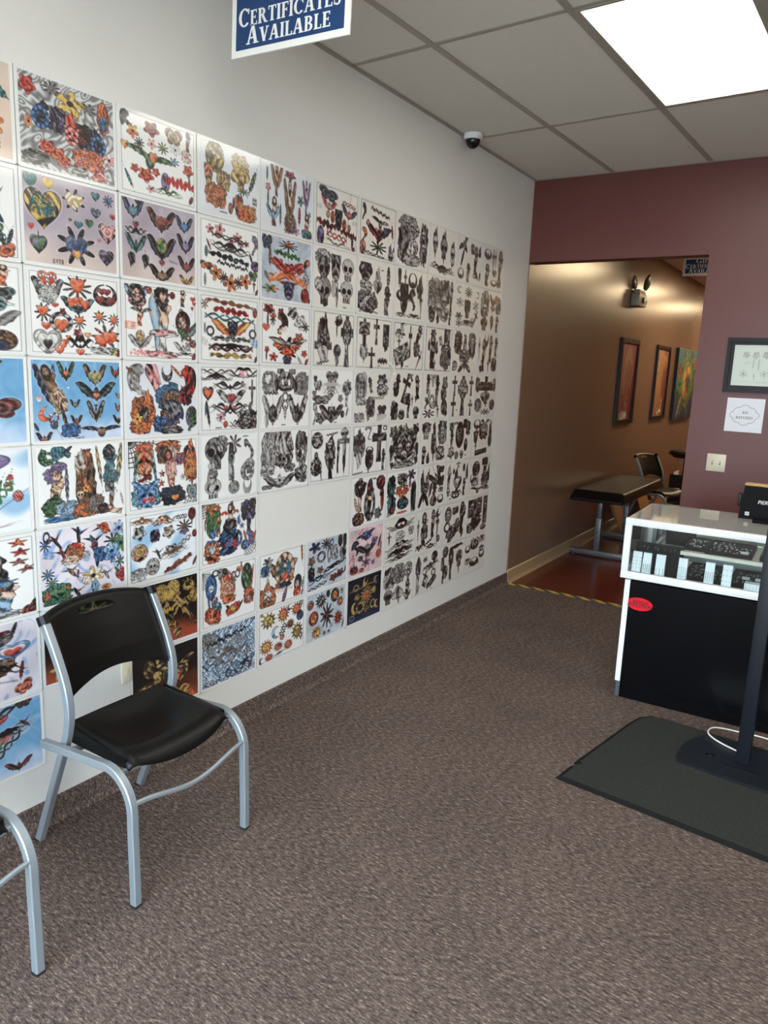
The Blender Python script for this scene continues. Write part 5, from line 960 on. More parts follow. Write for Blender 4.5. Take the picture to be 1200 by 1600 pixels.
# ---------------------------------------------------------------- waiting chairs
def make_chair(label, group):
    """local: x forward, y across, seated height z; origin on the floor under the middle of the rear feet"""
    t = thing('waiting_chair', label, 'chair', (0, 0, 0), 0, group)
    tube = rsq(0.0255, 0.0255, 0.003)
    for s in (-1, 1):
        y = s * 0.236
        # front leg bending back into the side rail
        path = [(0.575, y, 0.0), (0.573, y, 0.12), (0.570, y, 0.26)]
        cx, cz, R_ = 0.462, 0.297, 0.108
        path += [(cx + R_ * math.cos(a), y, cz + (R_ + 0.012) * math.sin(a)) for a in [math.radians(d) for d in range(0, 91, 10)]]
        path += [(0.40, y, 0.412), (0.30, y, 0.405), (0.20, y, 0.397), (0.152, y, 0.393)]
        leg = MB().sweep(path, tube).build('leg', M['silver'], t, angle=0.5); leg['label'] = 'front leg bent back into the side rail'
        MB().box(0.150, 0.1535, y - 0.0105, y + 0.0105, 0.3825, 0.4035).build('end_cap', M['rubber'], leg, smooth=False)
        MB().box(0.5615, 0.5885, y - 0.0135, y + 0.0135, 0.0, 0.008, 0.001).build('foot_cap', M['rubber'], leg)
        # rear leg rising into the back upright
        yi = s * 0.2095
        pr = spline([(0.062, yi, 0.0), (0.14, yi, 0.19), (0.218, yi, 0.38), (0.243, yi, 0.45), (0.252, yi, 0.51), (0.245, yi, 0.575), (0.222, yi, 0.64), (0.185, yi, 0.715), (0.150, yi, 0.778), (0.141, yi, 0.795)], 4)
        rear = MB().sweep(pr, tube).build('leg', M['silver'], t, angle=0.5); rear['label'] = 'rear leg running up into the back upright'
        MB().box(0.048, 0.076, yi - 0.0135, yi + 0.0135, 0.0, 0.008, 0.001).build('foot_cap', M['rubber'], rear)
    # front brace, dipped in the middle
    br = [(0.572 + 0.014 * math.sin(PI * k / 16), -0.226 + 0.452 * k / 16, 0.330 - 0.030 * math.sin(PI * k / 16)**2) for k in range(17)]
    MB().sweep(br, rsq(0.012, 0.016, 0.004), Vector((1, 0, 0))).build('brace', M['silver'], t)
    for x, z in ((0.50, 0.404), (0.27, 0.398)):
        MB().sweep([(x, -0.226, z), (x, -0.1, z - 0.012), (x, 0.1, z - 0.012), (x, 0.226, z)], rsq(0.02, 0.016, 0.004), Vector((1, 0, 0))).build('seat_rail', M['silver'], t)
    # moulded seat: dished shell with a rolled front lip and turned down sides
    nu, nv = 30, 26; top = []
    def seat_pt(u, v):
        halfw = 0.207 - 0.012 * (1 - v)
        xf = 0.552 - 0.03 * abs(u)**2.6 ; xb = 0.212 + 0.012 * u * u
        y = u * halfw; x = xb + (xf - xb) * v
        z = 0.452 - 0.024 * (1 - u * u) * math.sin(PI * min(1, v * 1.05))**0.8 + 0.012 * (1 - v)
        z += 0.004 * u * u
        if v > 0.76: z -= (0.058 - 0.034 * u * u) * ((v - 0.76) / 0.24)**1.9
        if abs(u) > 0.86: z -= 0.02 * ((abs(u) - 0.86) / 0.14)**2
        return (x, y, z)
    b = MB(); vs = [seat_pt(-1 + 2 * i / nu, j / nv) for j in range(nv + 1) for i in range(nu + 1)]
    n1 = len(vs); vs += [(x, y, z - 0.007) for x, y, z in vs]
    fs = []; k = nu + 1
    for j in range(nv):
        for i in range(nu):
            a = j * k + i; fs.append([a, a + 1, a + k + 1, a + k]); fs.append([n1 + a, n1 + a + k, n1 + a + k + 1, n1 + a + 1])
    edge = [i for i in range(nu + 1)] + [j * k + nu for j in range(1, nv + 1)] + [nv * k + i for i in range(nu - 1, -1, -1)] + [j * k for j in range(nv - 1, 0, -1)]
    for q in range(len(edge)):
        a, c = edge[q], edge[(q + 1) % len(edge)]; fs.append([a, n1 + a, n1 + c, c])
    b.add(vs, fs)
    for s in (-1, 1):      # side skirts down to the rails
        sk = [(0.225, s * 0.203, 0.44), (0.52, s * 0.208, 0.425)]
        b.add([(0.222, s * 0.199, 0.462), (0.505, s * 0.207, 0.437), (0.505, s * 0.207, 0.408), (0.222, s * 0.199, 0.408),
               (0.222, s * 0.190, 0.462), (0.505, s * 0.198, 0.437), (0.505, s * 0.198, 0.408), (0.222, s * 0.190, 0.408)],
              [[0, 1, 2, 3], [4, 7, 6, 5], [0, 4, 5, 1], [2, 6, 7, 3], [1, 5, 6, 2], [0, 3, 7, 4]])
    b.build('seat', M['blackplastic'], t, angle=0.9)
    # moulded back: curved panel with a hand slot, arched top and bottom, sleeves over the upright tops
    nu, nv = 84, 46
    def upx(z): return float(np.interp(z, [0.51, 0.575, 0.64, 0.715, 0.778, 0.84], [0.252, 0.245, 0.222, 0.185, 0.150, 0.116]))
    def back_pt(u, v):
        zb = 0.545 + 0.045 * (1 - abs(u)**1.9); zt = 0.794 + 0.024 * (1 - abs(u)**2.4)
        z = zb + (zt - zb) * v; y = u * 0.213
        x = upx(z) - 0.034 * (1 - u * u) + 0.012 * max(0, abs(u) - 0.86) / 0.14
        if v > 0.93: x -= 0.010 * ((v - 0.93) / 0.07)**2
        return (x, y, z)
    grid = [[back_pt(-1 + 2 * i / nu, j / nv) for i in range(nu + 1)] for j in range(nv + 1)]
    sy, sz, ry, rz_ = 0.0, 0.776, 0.074, 0.013
    inside = lambda p: ((p[1] - sy) / ry)**2 + ((p[2] - sz - 0.006 * (1 - ((p[1]) / ry)**2)) / rz_)**2 < 1
    bm = bmesh.new(); V = [[bm.verts.new(p) for p in row] for row in grid]
    for j in range(nv):
        for i in range(nu):
            cen = [sum(grid[a][b_][q] for a in (j, j + 1) for b_ in (i, i + 1)) / 4 for q in range(3)]
            if not inside(cen): bm.faces.new([V[j][i], V[j][i + 1], V[j + 1][i + 1], V[j + 1][i]])
    bmesh.ops.delete(bm, geom=[v for v in bm.verts if not v.link_faces], context='VERTS')
    for v in bm.verts:      # snap the slot's rim onto a smooth lens outline
        if v.is_boundary and abs(v.co.y) < ry * 1.25 and abs(v.co.z - sz) < 0.022 and v.co.z < 0.803:
            c0 = sz + 0.006 * (1 - (v.co.y / ry)**2) if abs(v.co.y) < ry else sz
            dy, dz = v.co.y / ry, (v.co.z - c0) / rz_; L = math.hypot(dy, dz) or 1
            v.co.y = dy / L * ry; v.co.z = c0 + dz / L * rz_
    r = bmesh.ops.extrude_face_region(bm, geom=bm.faces[:])
    for v in [e for e in r['geom'] if isinstance(e, bmesh.types.BMVert)]: v.co.x -= 0.009
    b = MB(); b.merge(bm)
    for s in (-1, 1):
        yy = s * 0.2095
        b.sweep([(0.196, yy, 0.695), (0.150, yy, 0.779), (0.136, yy, 0.804)][1:], rsq(0.036, 0.036, 0.009))
        b.sweep([(0.241, s * 0.198, 0.56), (0.215, s * 0.198, 0.64), (0.18, s * 0.198, 0.712), (0.143, s * 0.198, 0.782)], rsq(0.012, 0.026, 0.004))
    b.build('backrest', M['blackplastic'], t, angle=0.7)
    return t
CG = 'black plastic waiting chairs with silver frames'
ch = make_chair('black plastic chair with silver tube frame, whole in view against the white wall', CG)
ch.location = (0.0, 1.490, 0); ch.rotation_euler.z = 0.0185
c2 = copy_tree(ch); c2.location = (0.003, 0.712, 0); c2.rotation_euler.z = 0.012
c2['label'] = 'black chair mostly outside the photo, only its silver front leg showing at the left edge'
c3 = copy_tree(ch); c3.location = (0.07, 8.50, 0); c3.rotation_euler.z = -0.3
c3['label'] = 'black chair in the hallway beyond the padded bench'

# ---------------------------------------------------------------- display counter
RZC = 0.0315
ct = thing('display_counter', 'white framed glass jewelry counter with a black front panel', 'counter', (1.276, 3.6815, 0), RZC)
CW, CDp, CH, FB = 1.50, 0.575, 0.934, 0.629
MB().box(0.0525, CW - 0.0525, 0.006, CDp - 0.01, 0.0, 0.62).build('front_panel', M['black'], ct, smooth=False)
MB().box(0.026, 0.0515, 0.004, CDp - 0.02, 0.084, 0.622).build('side_panel', M['white'], ct, smooth=False)
MB().box(CW - 0.0515, CW - 0.026, 0.004, CDp - 0.02, 0.084, 0.622).build('side_panel', M['white'], ct, smooth=False)
for x in (0.032, CW - 0.0515): MB().box(x, x + 0.0195, 0.01, CDp - 0.03, 0.0, 0.084).build('plinth', M['steelgrey'], ct, smooth=False)
def rail(name, *a): return MB().box(*a, 0.0015).build(name, M['white'], ct)
rail('bottom_rail', 0, CW, 0, 0.022, FB, FB + 0.036); rail('top_rail', 0, CW, 0, 0.022, CH - 0.034, CH)
rail('post', 0, 0.032, 0.0, 0.022, FB + 0.036, CH - 0.034); rail('post', CW - 0.032, CW, 0.0, 0.022, FB + 0.036, CH - 0.034)
rail('post', 0, 0.03, CDp - 0.03, CDp, FB, CH - 0.006); rail('post', CW - 0.03, CW, CDp - 0.03, CDp, FB, CH - 0.006)
rail('side_rail', 0, 0.022, 0.022, CDp - 0.03, FB, FB + 0.036); rail('side_rail', CW - 0.022, CW, 0.022, CDp - 0.03, FB, FB + 0.036)
rail('side_rail', 0, 0.012, 0.022, CDp - 0.03, CH - 0.02, CH - 0.006); rail('side_rail', CW - 0.012, CW, 0.022, CDp - 0.03, CH - 0.02, CH - 0.006)
MB().box(0.022, CW - 0.022, 0.022, CDp - 0.03, FB, FB + 0.014).build('deck', M['cream'], ct, smooth=False)
MB().box(0.032, CW - 0.032, 0.010, 0.014, FB + 0.036, CH - 0.034).build('front_glass', M['glass'], ct, smooth=False)
MB().box(0.006, CW - 0.006, 0.022, CDp, CH - 0.006, CH - 0.0005).build('top_glass', M['topglass'], ct, smooth=False)
MB().box(0.006, 0.010, 0.022, CDp - 0.03, FB + 0.036, CH - 0.02).build('side_glass', M['glass'], ct, smooth=False)
# back sliding doors and middle shelf
for x0, x1, y in ((0.03, 0.55, CDp - 0.024), (0.5, 1.02, CDp - 0.014), (0.97, CW - 0.03, CDp - 0.024)):
    d = MB().box(x0, x0 + 0.022, y, y + 0.008, FB + 0.014, CH - 0.01).box(x1 - 0.022, x1, y, y + 0.008, FB + 0.014, CH - 0.01).box(x0 + 0.022, x1 - 0.022, y, y + 0.008, FB + 0.014, FB + 0.04).build('sliding_door', M['silver'], ct, smooth=False)
    MB().box(x0 + 0.022, x1 - 0.022, y + 0.002, y + 0.006, FB + 0.04, CH - 0.01).build('pane', M['mirror'], d, smooth=False)
MB().box(0.25, CW - 0.03, 0.13, 0.5, 0.762, 0.780).build('middle_shelf', M['cream'], ct, smooth=False)
for x in (0.27, 0.62, 1.0, CW - 0.05): MB().box(x, x + 0.012, 0.485, 0.497, FB + 0.014, 0.762).build('shelf_bracket', M['silver'], ct, smooth=False)
for x in (0.70, 1.1): MB().box(x, x + 0.014, 0.024, 0.5, CH - 0.022, CH - 0.0065).build('cross_bar', M['silver'], ct, smooth=False)
# oval sticker on the black front
st = MB(); st.prism([(0.0635 * math.cos(2 * PI * k / 40), 0.033 * math.sin(2 * PI * k / 40)) for k in range(40)], 0, 0.0008, Matrix(((1, 0, 0, 0), (0, 0, -1, 0), (0, 1, 0, 0), (0, 0, 0, 1))))
st = st.build('oval_sticker', M['red'], smooth=False)
FM = Matrix.Rotation(RZC, 4, 'Z'); FM.translation = Vector((1.276, 3.6815, 0))
st.location = FM @ Vector((0.107, 0.0058, 0.506)); st.rotation_euler = (0, 0.0, RZC)
tag(st, 'red oval sticker with dark lettering on the black counter front', 'sticker')
def ST(u, v): return Matrix(((1, 0, 0, u), (0, 0, -1, -0.0012), (0, 1, 0, v), (0, 0, 0, 1)))
text_mesh('BODY', 0.024, 'lettering', M['textdark'], st, ST(0.004, 0.0085), sx=1.15, bold=0.0005)
text_mesh('REVOLUTION', 0.0235, 'lettering', M['textdark'], st, ST(0.0, -0.0085), sx=0.84, bold=0.0005)

# ring cards, stand and trays inside the case
def in_case(o, x, y, z, rz=0.0):
    o.location = FM @ Vector((x, y, z)); o.rotation_euler = (0, 0, RZC + rz); return o
card_at = [(1.316, 1.361, 3, 4, .7), (1.366, 1.408, 4, 7, .45), (1.428, 1.474, 3, 4, .35), (1.534, 1.577, 4, 5, .55), (1.656, 1.699, 4, 7, .55), (1.733, 1.777, 3, 3, .75)]
CL = ['white ring display card nearest the left end of the glass counter', 'white ring display card with four dense columns, second from the left in the counter',
      'white ring display card before the hook stand, third from left in counter', 'white ring display card right of the hook stand, fourth from the left in the counter',
      'white ring display card with dense dark studs, fifth from the left in the counter', 'white ring display card with sparse pale dots, sixth from the left in the counter']
for (xa, xb, ncol, nrow, top), lab in zip(card_at, CL):
    w, h = xb - xa - 0.002, 0.118
    c = MB().add([(-w / 2, 0, 0), (w / 2, 0, 0), (w / 2, 0.036, 0), (-w / 2, 0.036, 0), (-w / 2, 0.016, h), (w / 2, 0.016, h), (w / 2, 0.026, h), (-w / 2, 0.026, h)],
                 [[3, 2, 1, 0], [4, 5, 6, 7], [0, 1, 5, 4], [1, 2, 6, 5], [2, 3, 7, 6], [3, 0, 4, 7]]).build('ring_card', M['white'], smooth=False)
    in_case(c, (xa + xb) / 2 - 1.276 + 0.0005, 0.022 + 0.018, FB + 0.014)
    tag(c, lab, 'display card', 'white ring cards in the counter')
    s = MB()
    for a in range(ncol):
        for q in range(nrow):
            u = (-0.36 + 0.72 * a / (ncol - 1)) * w; v = h * (top - 0.62 * top * q / (nrow - 1) + 0.06); y = 0.016 * v / h
            s.box(u - 0.0014, u + 0.0014, y - 0.003, y - 0.0002, v - 0.002, v + 0.002)
    tag(s.build('studs', M['steelgrey'], c, smooth=False), kind='stuff')
c = MB().box(-0.045, 0.045, 0, 0.05, 0, 0.052, 0.002).build('earring_card', M['white']); in_case(c, 0.603, 0.03, FB + 0.014)
tag(c, 'low wide white stud card beside the black post, at the right in the counter', 'display card')
s = MB()
for a in range(6):
    for q in range(4): s.lathe([(0.002, 0), (0.002, 0.002), (0, 0.003)], 8, Matrix.Translation((-0.036 + 0.0145 * a, 0.0, 0.01 + 0.011 * q)) @ Matrix.Rotation(PI / 2, 4, 'X'))
tag(s.build('studs', M['chrome'], c), kind='stuff')
hs = thing('hook_stand', 'black hook stand with silver rings behind the cards at the counter left', 'stand'); in_case(hs, 0.148, 0.1, FB + 0.014)
MB().add([(-0.105, 0, 0), (0.105, 0, 0), (0.105, 0.09, 0), (-0.105, 0.09, 0), (-0.115, 0.055, 0.148), (0.115, 0.055, 0.148), (0.115, 0.075, 0.148), (-0.115, 0.075, 0.148)],
         [[3, 2, 1, 0], [4, 5, 6, 7], [0, 1, 5, 4], [1, 2, 6, 5], [2, 3, 7, 6], [3, 0, 4, 7]]).build('panel', M['flatblack'], hs, smooth=False)
for k, u in enumerate((-0.07, -0.053, -0.018, -0.003, 0.03, 0.058, 0.077)):
    z = 0.128 - 0.004 * (k % 2); y = 0.055 * z / 0.148
    MB().tube([(u + 0.005 * math.cos(a), y - 0.006 - 0.002 * math.sin(a), z + 0.009 * math.sin(a)) for a in [math.radians(40 + 28 * q) for q in range(9)]], 0.0014, 6).build('hook', M['chrome'], hs)
def tray(name, lab, x, y, z, w, d, items, seed, mt='flatblack', rz=0.0):
    t = thing(name, lab, 'tray', group='jewelry trays in the counter'); in_case(t, x, y, z, rz)
    MB().box(-w / 2, w / 2, 0, d, 0, 0.012, 0.001).build('tray_base', M[mt], t)
    rim = MB(); e = 0.006
    rim.box(-w / 2, w / 2, 0, e, 0.0125, 0.02).box(-w / 2, w / 2, d - e, d, 0.0125, 0.02).box(-w / 2, -w / 2 + e, e, d - e, 0.0125, 0.02).box(w / 2 - e, w / 2, e, d - e, 0.0125, 0.02)
    rim.build('rim', M[mt], t, smooth=False)
    rg = random.Random(seed); s = MB()
    for k in range(items):
        q = k // 9; u = -w / 2 + 0.015 + (w - 0.03) * ((k % 9) + rg.uniform(.1, .9)) / 9; v = 0.02 + (d - 0.04) * (q + rg.uniform(.2, .8)) / max(1, math.ceil(items / 9)); r = rg.uniform(0.0022, 0.0048)
        if rg.random() < 0.5:
            s.tube([(u + r * math.cos(a), v + r * math.sin(a), 0.016 + 0.004 * math.sin(a)) for a in [k2 * PI / 5 for k2 in range(9)]], 0.001, 5, Vector((0, 0, 1)))
        else: s.box(u - r, u + r, v - r * .6, v + r * .6, 0.0125, 0.0125 + r * 0.9, 0.0005)
    tag(s.build('jewelry', M['studs'], t), kind='stuff')
    return t
t = tray('jewelry_tray', 'black tray of body jewelry on the upper shelf, right part of the counter', 0.462, 0.15, 0.781, 0.21, 0.29, 32, 3)
MB().box(0.05, 0.085, 0.05, 0.085, 0.013, 0.02, 0.001).build('price_card', M['white'], t)
tray('jewelry_tray', 'black tray under a clear cover on the upper shelf, left part of the counter', 0.305, 0.17, 0.781, 0.1, 0.27, 18, 5)
MB().box(0.355 - 0.0, 0.41, 0, 0.2, 0, 0.01, 0.001)
t = tray('jewelry_tray', 'black tray of rings on the lower deck, middle of the counter', 0.365, 0.12, FB + 0.0145, 0.19, 0.33, 32, 8)
t = tray('jewelry_tray', 'black tray with two white cards on the lower deck, right part of the counter', 0.575, 0.12, FB + 0.0145, 0.19, 0.33, 26, 9)
for u in (-0.03, 0.03): MB().box(u - 0.017, u + 0.017, 0.14, 0.17, 0.0125, 0.022, 0.001).build('price_card', M['white'], t)
tray('jewelry_tray', 'black tray far right on the upper shelf, behind the black post', 0.70, 0.15, 0.781, 0.2, 0.29, 40, 12)
for k, (x, y, z, lab) in enumerate(((0.292, 0.47, FB + 0.0145, 'cream card pad at the back of the lower deck in the counter'), (0.383, 0.2, 0.781, 'cream card pad between the trays on the upper shelf'))):
    c = MB().box(-0.026, 0.026, 0, 0.06 if k == 0 else 0.2, 0, 0.006, 0.001).build('card_pad', M['cream']); in_case(c, x - (0.02 if k == 0 else 0), y - (0.02 if k == 0 else 0), z); tag(c, lab, 'card')

# black box with a wooden top standing on the counter
t = thing('countertop_box', 'black sign box with a light wooden top on the counter, cut by the right edge', 'box', (1.722, 4.12, CH + 0.0005), 0.02)
TB = Matrix.Rotation(0.09, 4, 'X')
MB().add([(0, 0, 0), (0.26, 0, 0), (0.26, 0.07, 0), (0, 0.07, 0), (0.014, 0.012, 0.166), (0.246, 0.012, 0.166), (0.246, 0.058, 0.166), (0.014, 0.058, 0.166)],
         [[3, 2, 1, 0], [4, 5, 6, 7], [0, 1, 5, 4], [1, 2, 6, 5], [2, 3, 7, 6], [3, 0, 4, 7]]).build('body', M['flatblack'], t, smooth=False)
MB().box(0.012, 0.248, 0.010, 0.060, 0.1665, 0.181, 0.005).build('wooden_top', M['wood'], t)
MB().box(-0.012, 0.004, 0.02, 0.05, 0.055, 0.125, 0.004).build('handle', M['post'], t)
PT = lambda u, v: Matrix(((1, 0, 0, u), (0, 0.07, -0.997, 0.012 * v / 0.166 - 0.001), (0, 0.997, 0.07, v), (0, 0, 0, 1)))
text_mesh('PIERCING', 0.026, 'lettering', M['signwhite'], t, PT(0.135, 0.089), shear=0.15, sx=0.95)
q = MB(); q.box(0.030, 0.049, -0.0012, 0.0, 0.018, 0.036)
q.build('emblem', M['signwhite'], t, smooth=False)
q = MB()
for k in range(3): q.box(0.033 + 0.005 * k, 0.0352 + 0.005 * k, -0.0018, -0.0013, 0.021 + 0.002 * (k % 2), 0.033)
q.build('emblem_mark', M['signblue'], t, smooth=False)
k = MB().box(0, 0.12, 0, 0.05, 0, 0.016, 0.003).build('card_holder', M['flatblack']); k.location = (1.80, 4.02, CH + 0.0005); k.rotation_euler.z = 0.03
tag(k, 'low flat black holder in front of the sign box, at the right edge', 'holder')

# ---------------------------------------------------------------- mat, post stand, cable
mt = MB(); ang = -0.095
mp = [(0, 0), (0.006, 0.128), (0.022, 0.150), (0.02, 0.158), (0.005, 0.165), (0.045, 0.70), (0.06, 0.79), (0.10, 0.845), (0.16, 0.862), (1.45, 0.862), (1.5, 0.83), (1.5, 0)]
n_ = len(mp); cen = (0.75, 0.43)
ins = [(cen[0] + (x - cen[0]) * 0.972, cen[1] + (y - cen[1]) * 0.955) for x, y in mp]
mt.add([(x, y, 0.0005) for x, y in ins] + [(x, y, 0.0125) for x, y in ins], [list(range(n_))[::-1], [n_ + i for i in range(n_)]] + [[i, (i + 1) % n_, n_ + (i + 1) % n_, n_ + i] for i in range(n_)])
mt = mt.build('floor_mat', M['mat_'], smooth=False); mt.location = (1.347, 2.722, 0); mt.rotation_euler.z = ang
eg = MB(); eg.add([(x, y, 0.0005) for x, y in mp] + [(x, y, 0.003) for x, y in mp] + [(x, y, 0.0118) for x, y in ins],
       [[i, (i + 1) % n_, n_ + (i + 1) % n_, n_ + i] for i in range(n_)] + [[n_ + i, n_ + (i + 1) % n_, 2 * n_ + (i + 1) % n_, 2 * n_ + i] for i in range(n_)])
eg.build('edge', M['matedge'], mt, smooth=False)
tag(mt, 'dark grey rubber anti fatigue mat on the carpet before the counter', 'mat')
ps = thing('post_stand', 'blue black steel post on a flat rounded base plate, standing on the mat', 'stand', (1.966, 3.30, 0.0125), -0.03)
pb = MB(); outline = [(-0.236, -0.16), (-0.247, -0.08), (-0.245, 0.0), (-0.225, 0.085), (-0.185, 0.15), (-0.12, 0.185), (0.12, 0.185), (0.2, 0.15), (0.24, 0.06), (0.247, -0.08), (0.236, -0.19), (0.0, -0.185)]
hole = [(-0.128 + 0.018 * math.cos(a), -0.025 + 0.024 * math.sin(a)) for a in [2 * PI * k / 12 for k in range(12)]]
bm = bmesh.new()      # plate with a finger hole
for z in (0.0, 0.012):
    o_ = [bm.verts.new((x, y, z)) for x, y in outline]; h_ = [bm.verts.new((x, y, z)) for x, y in hole]
    eo = [bm.edges.new((o_[i], o_[(i + 1) % len(o_)])) for i in range(len(o_))]; eh = [bm.edges.new((h_[i], h_[(i + 1) % 12])) for i in range(12)]
    bmesh.ops.triangle_fill(bm, use_beauty=True, edges=eo + eh)
bm.verts.ensure_lookup_table(); L = len(outline); T_ = L + 12
for i in range(L): bm.faces.new([bm.verts[i], bm.verts[(i + 1) % L], bm.verts[T_ + (i + 1) % L], bm.verts[T_ + i]])
for i in range(12): bm.faces.new([bm.verts[L + i], bm.verts[L + (i + 1) % 12], bm.verts[T_ + L + (i + 1) % 12], bm.verts[T_ + L + i]])
pb.merge(bm); pb.build('base_plate', M['post'], ps, smooth=False)
MB().box(-0.030, 0.024, -0.022, 0.022, 0.0125, 1.25, 0.004).build('post', M['post'], ps)
MB().box(-0.075, 0.07, -0.078, -0.074, 0.0125, 0.0145).build('slot', M['domeblack'], ps, smooth=False)
MB().box(-0.03, 0.25, -0.03, 0.03, 1.2505, 1.42, 0.01).build('head', M['post'], ps)
cb = MB().tube(spline([(2.30, 3.60, 0.004), (2.15, 3.63, 0.004), (2.031, 3.646, 0.004), (1.971, 3.648, 0.004), (1.911, 3.640, 0.004), (1.839, 3.622, 0.008), (1.798, 3.57, 0.02), (1.792, 3.49, 0.030), (1.818, 3.444, 0.0300), (1.87, 3.405, 0.0300), (1.925, 3.378, 0.0302), (1.944, 3.352, 0.034)], 6), 0.0035, 8, Vector((0, 0, 1))).build('white_cable', M['cable'])
tag(cb, 'thin white cable looped on the floor behind the black post', 'cable')

# ---------------------------------------------------------------- hallway: bench, pictures, emergency light, leaning boards, stool, crate
t = thing('padded_bench', 'black padded bench on grey steel legs against the hallway wall', 'bench', (0.0, 6.4, 0))
bm = bmesh.new(); bmesh.ops.create_cube(bm, size=1.0)
for v in bm.verts:
    v.co = Vector((0.288 + v.co.x * (0.5 if v.co.z < 0 else 0.45), 0.83 + v.co.y * (1.56 if v.co.z < 0 else 1.38), 0.575 + v.co.z * 0.094))
bmesh.ops.bevel(bm, geom=bm.edges[:], offset=0.026, segments=3, affect='EDGES', profile=0.6)
bmesh.ops.subdivide_edges(bm, edges=bm.edges[:], cuts=2, use_grid_fill=True)
b = MB(); b.merge(bm); pad = b.build('pad', M['vinylpad'], t, angle=1.2)
MB().tube([(0.06, 0.056, 0.548), (0.52, 0.056, 0.548)], 0.008, 6, Vector((0, 0, 1))).build('piping', M['vinylpad'], pad)
for y in (0.235, 1.15):
    MB().box(0.035, 0.60, y - 0.025, y + 0.025, 0.012, 0.056, 0.003).build('floor_beam', M['steelgrey'], t)
    for x in (0.07, 0.56): MB().lathe([(0.014, 0.0), (0.016, 0.008), (0.01, 0.0118)], 12, Matrix.Translation((x, y, 0))).build('foot', M['chrome'], t)
    p = MB().box(0.262, 0.312, y - 0.022, y + 0.022, 0.0565, 0.36, 0.003).box(0.267, 0.307, y - 0.018, y + 0.018, 0.36, 0.535, 0.003).build('leg', M['steelgrey'], t)
    for z in (0.13, 0.18, 0.23): MB().lathe([(0.006, 0), (0.006, 0.002), (0.0, 0.003)], 8, Matrix.Translation((0.287, y - 0.0222, z)) @ Matrix.Rotation(PI / 2, 4, 'X')).build('bolt', M['domeblack'], p)
    MB().box(0.15, 0.42, y - 0.03, y + 0.03, 0.5355, 0.5367).build('mounting_plate', M['steelgrey'], t, smooth=False)

def hall_picture(name, lab, y0, y1, z0, z1, spec, bg, seed, frame, nx, ny):
    t = thing(name, lab, 'picture', (0.008, (y0 + y1) / 2, (z0 + z1) / 2), 0, 'pictures on the hallway wall')
    hw, hh = (y1 - y0) / 2, (z1 - z0) / 2
    img = draw_sheet(bg, spec, nx, ny, seed)
    if frame:
        b = MB(); f = frame
        b.box(0.001, 0.03, -hw, hw, -hh, -hh + f).box(0.001, 0.03, -hw, hw, hh - f, hh).box(0.001, 0.03, -hw, -hw + f, -hh + f, hh - f).box(0.001, 0.03, hw - f, hw, -hh + f, hh - f)
        b.build('frame', M['frameblack'], t, smooth=False)
        colour_grid('painting', img, M['ink_matte'], t, (0.012, -hw + f, hh - f), (0, 2 * hw - 2 * f, 0), (0, 0, -2 * hh + 2 * f))
    else:
        MB().box(0.001, 0.04, -hw, hw, -hh, hh).build('canvas', M['frameblack'], t, smooth=False)
        colour_grid('painting', img, M['ink_matte'], t, (0.0404, -hw, hh), (0, 2 * hw, 0), (0, 0, -2 * hh))
PAL['x'] = np.array([110, 52, 34]) / 255; PAL['z'] = np.array([150, 104, 66]) / 255; PAL['q'] = np.array([96, 150, 50]) / 255; PAL['j'] = np.array([60, 40, 90]) / 255
hall_picture('framed_painting', 'dark framed red brown painting on the hallway wall above the bench', 7.74, 8.385, 1.147, 2.032, 'fill 50 50 60 60 0 d;fill 8 50 9 60 0 z;disc 54 40 30 34 0 m;disc 56 44 22 26 0 x;feather 62 34 10 16 20 x;disc 58 62 22 16 0 d;figure 58 52 12 20 0 xd;swallow 60 84 20 10 0 zm;disc 46 95 26 7 0 Gg', 'ember', 41, 0.045, 40, 90)
hall_picture('framed_painting', 'narrow dark framed brown picture with a green feather, between the two paintings', 9.23, 9.905, 1.15, 2.032, 'fill 50 50 60 60 0 z;fill 80 50 22 60 0 x;disc 70 20 24 10 0 z;feather 24 32 12 22 -6 lG;script 70 82 8 12 80 wz;blob 60 94 20 5 0 zw', 'ember', 43, 0.04, 40, 80)
hall_picture('canvas_painting', 'green abstract canvas with orange flowers at the hallway end by the maroon wall', 10.3, 11.55, 1.11, 2.05, 'fill 50 50 60 60 0 n;fill 50 30 60 30 0 t;leafy 50 46 52 50 0 te;disc 50 44 36 36 0 e;leafy 50 46 40 40 20 qe;disc 52 44 24 26 0 q;blob 52 42 14 20 20 jp;disc 56 32 9 9 0 oy;disc 40 40 8 11 0 oy;disc 45 58 9 11 0 oy;feather 40 14 5 16 20 g;feather 60 12 4 16 -10 k;feather 24 82 6 18 -30 gp;feather 62 80 5 18 10 pg;blob 12 30 6 10 0 r;blob 88 20 6 8 0 r;leafy 56 48 14 16 0 jp', 'night', 45, 0, 44, 84)

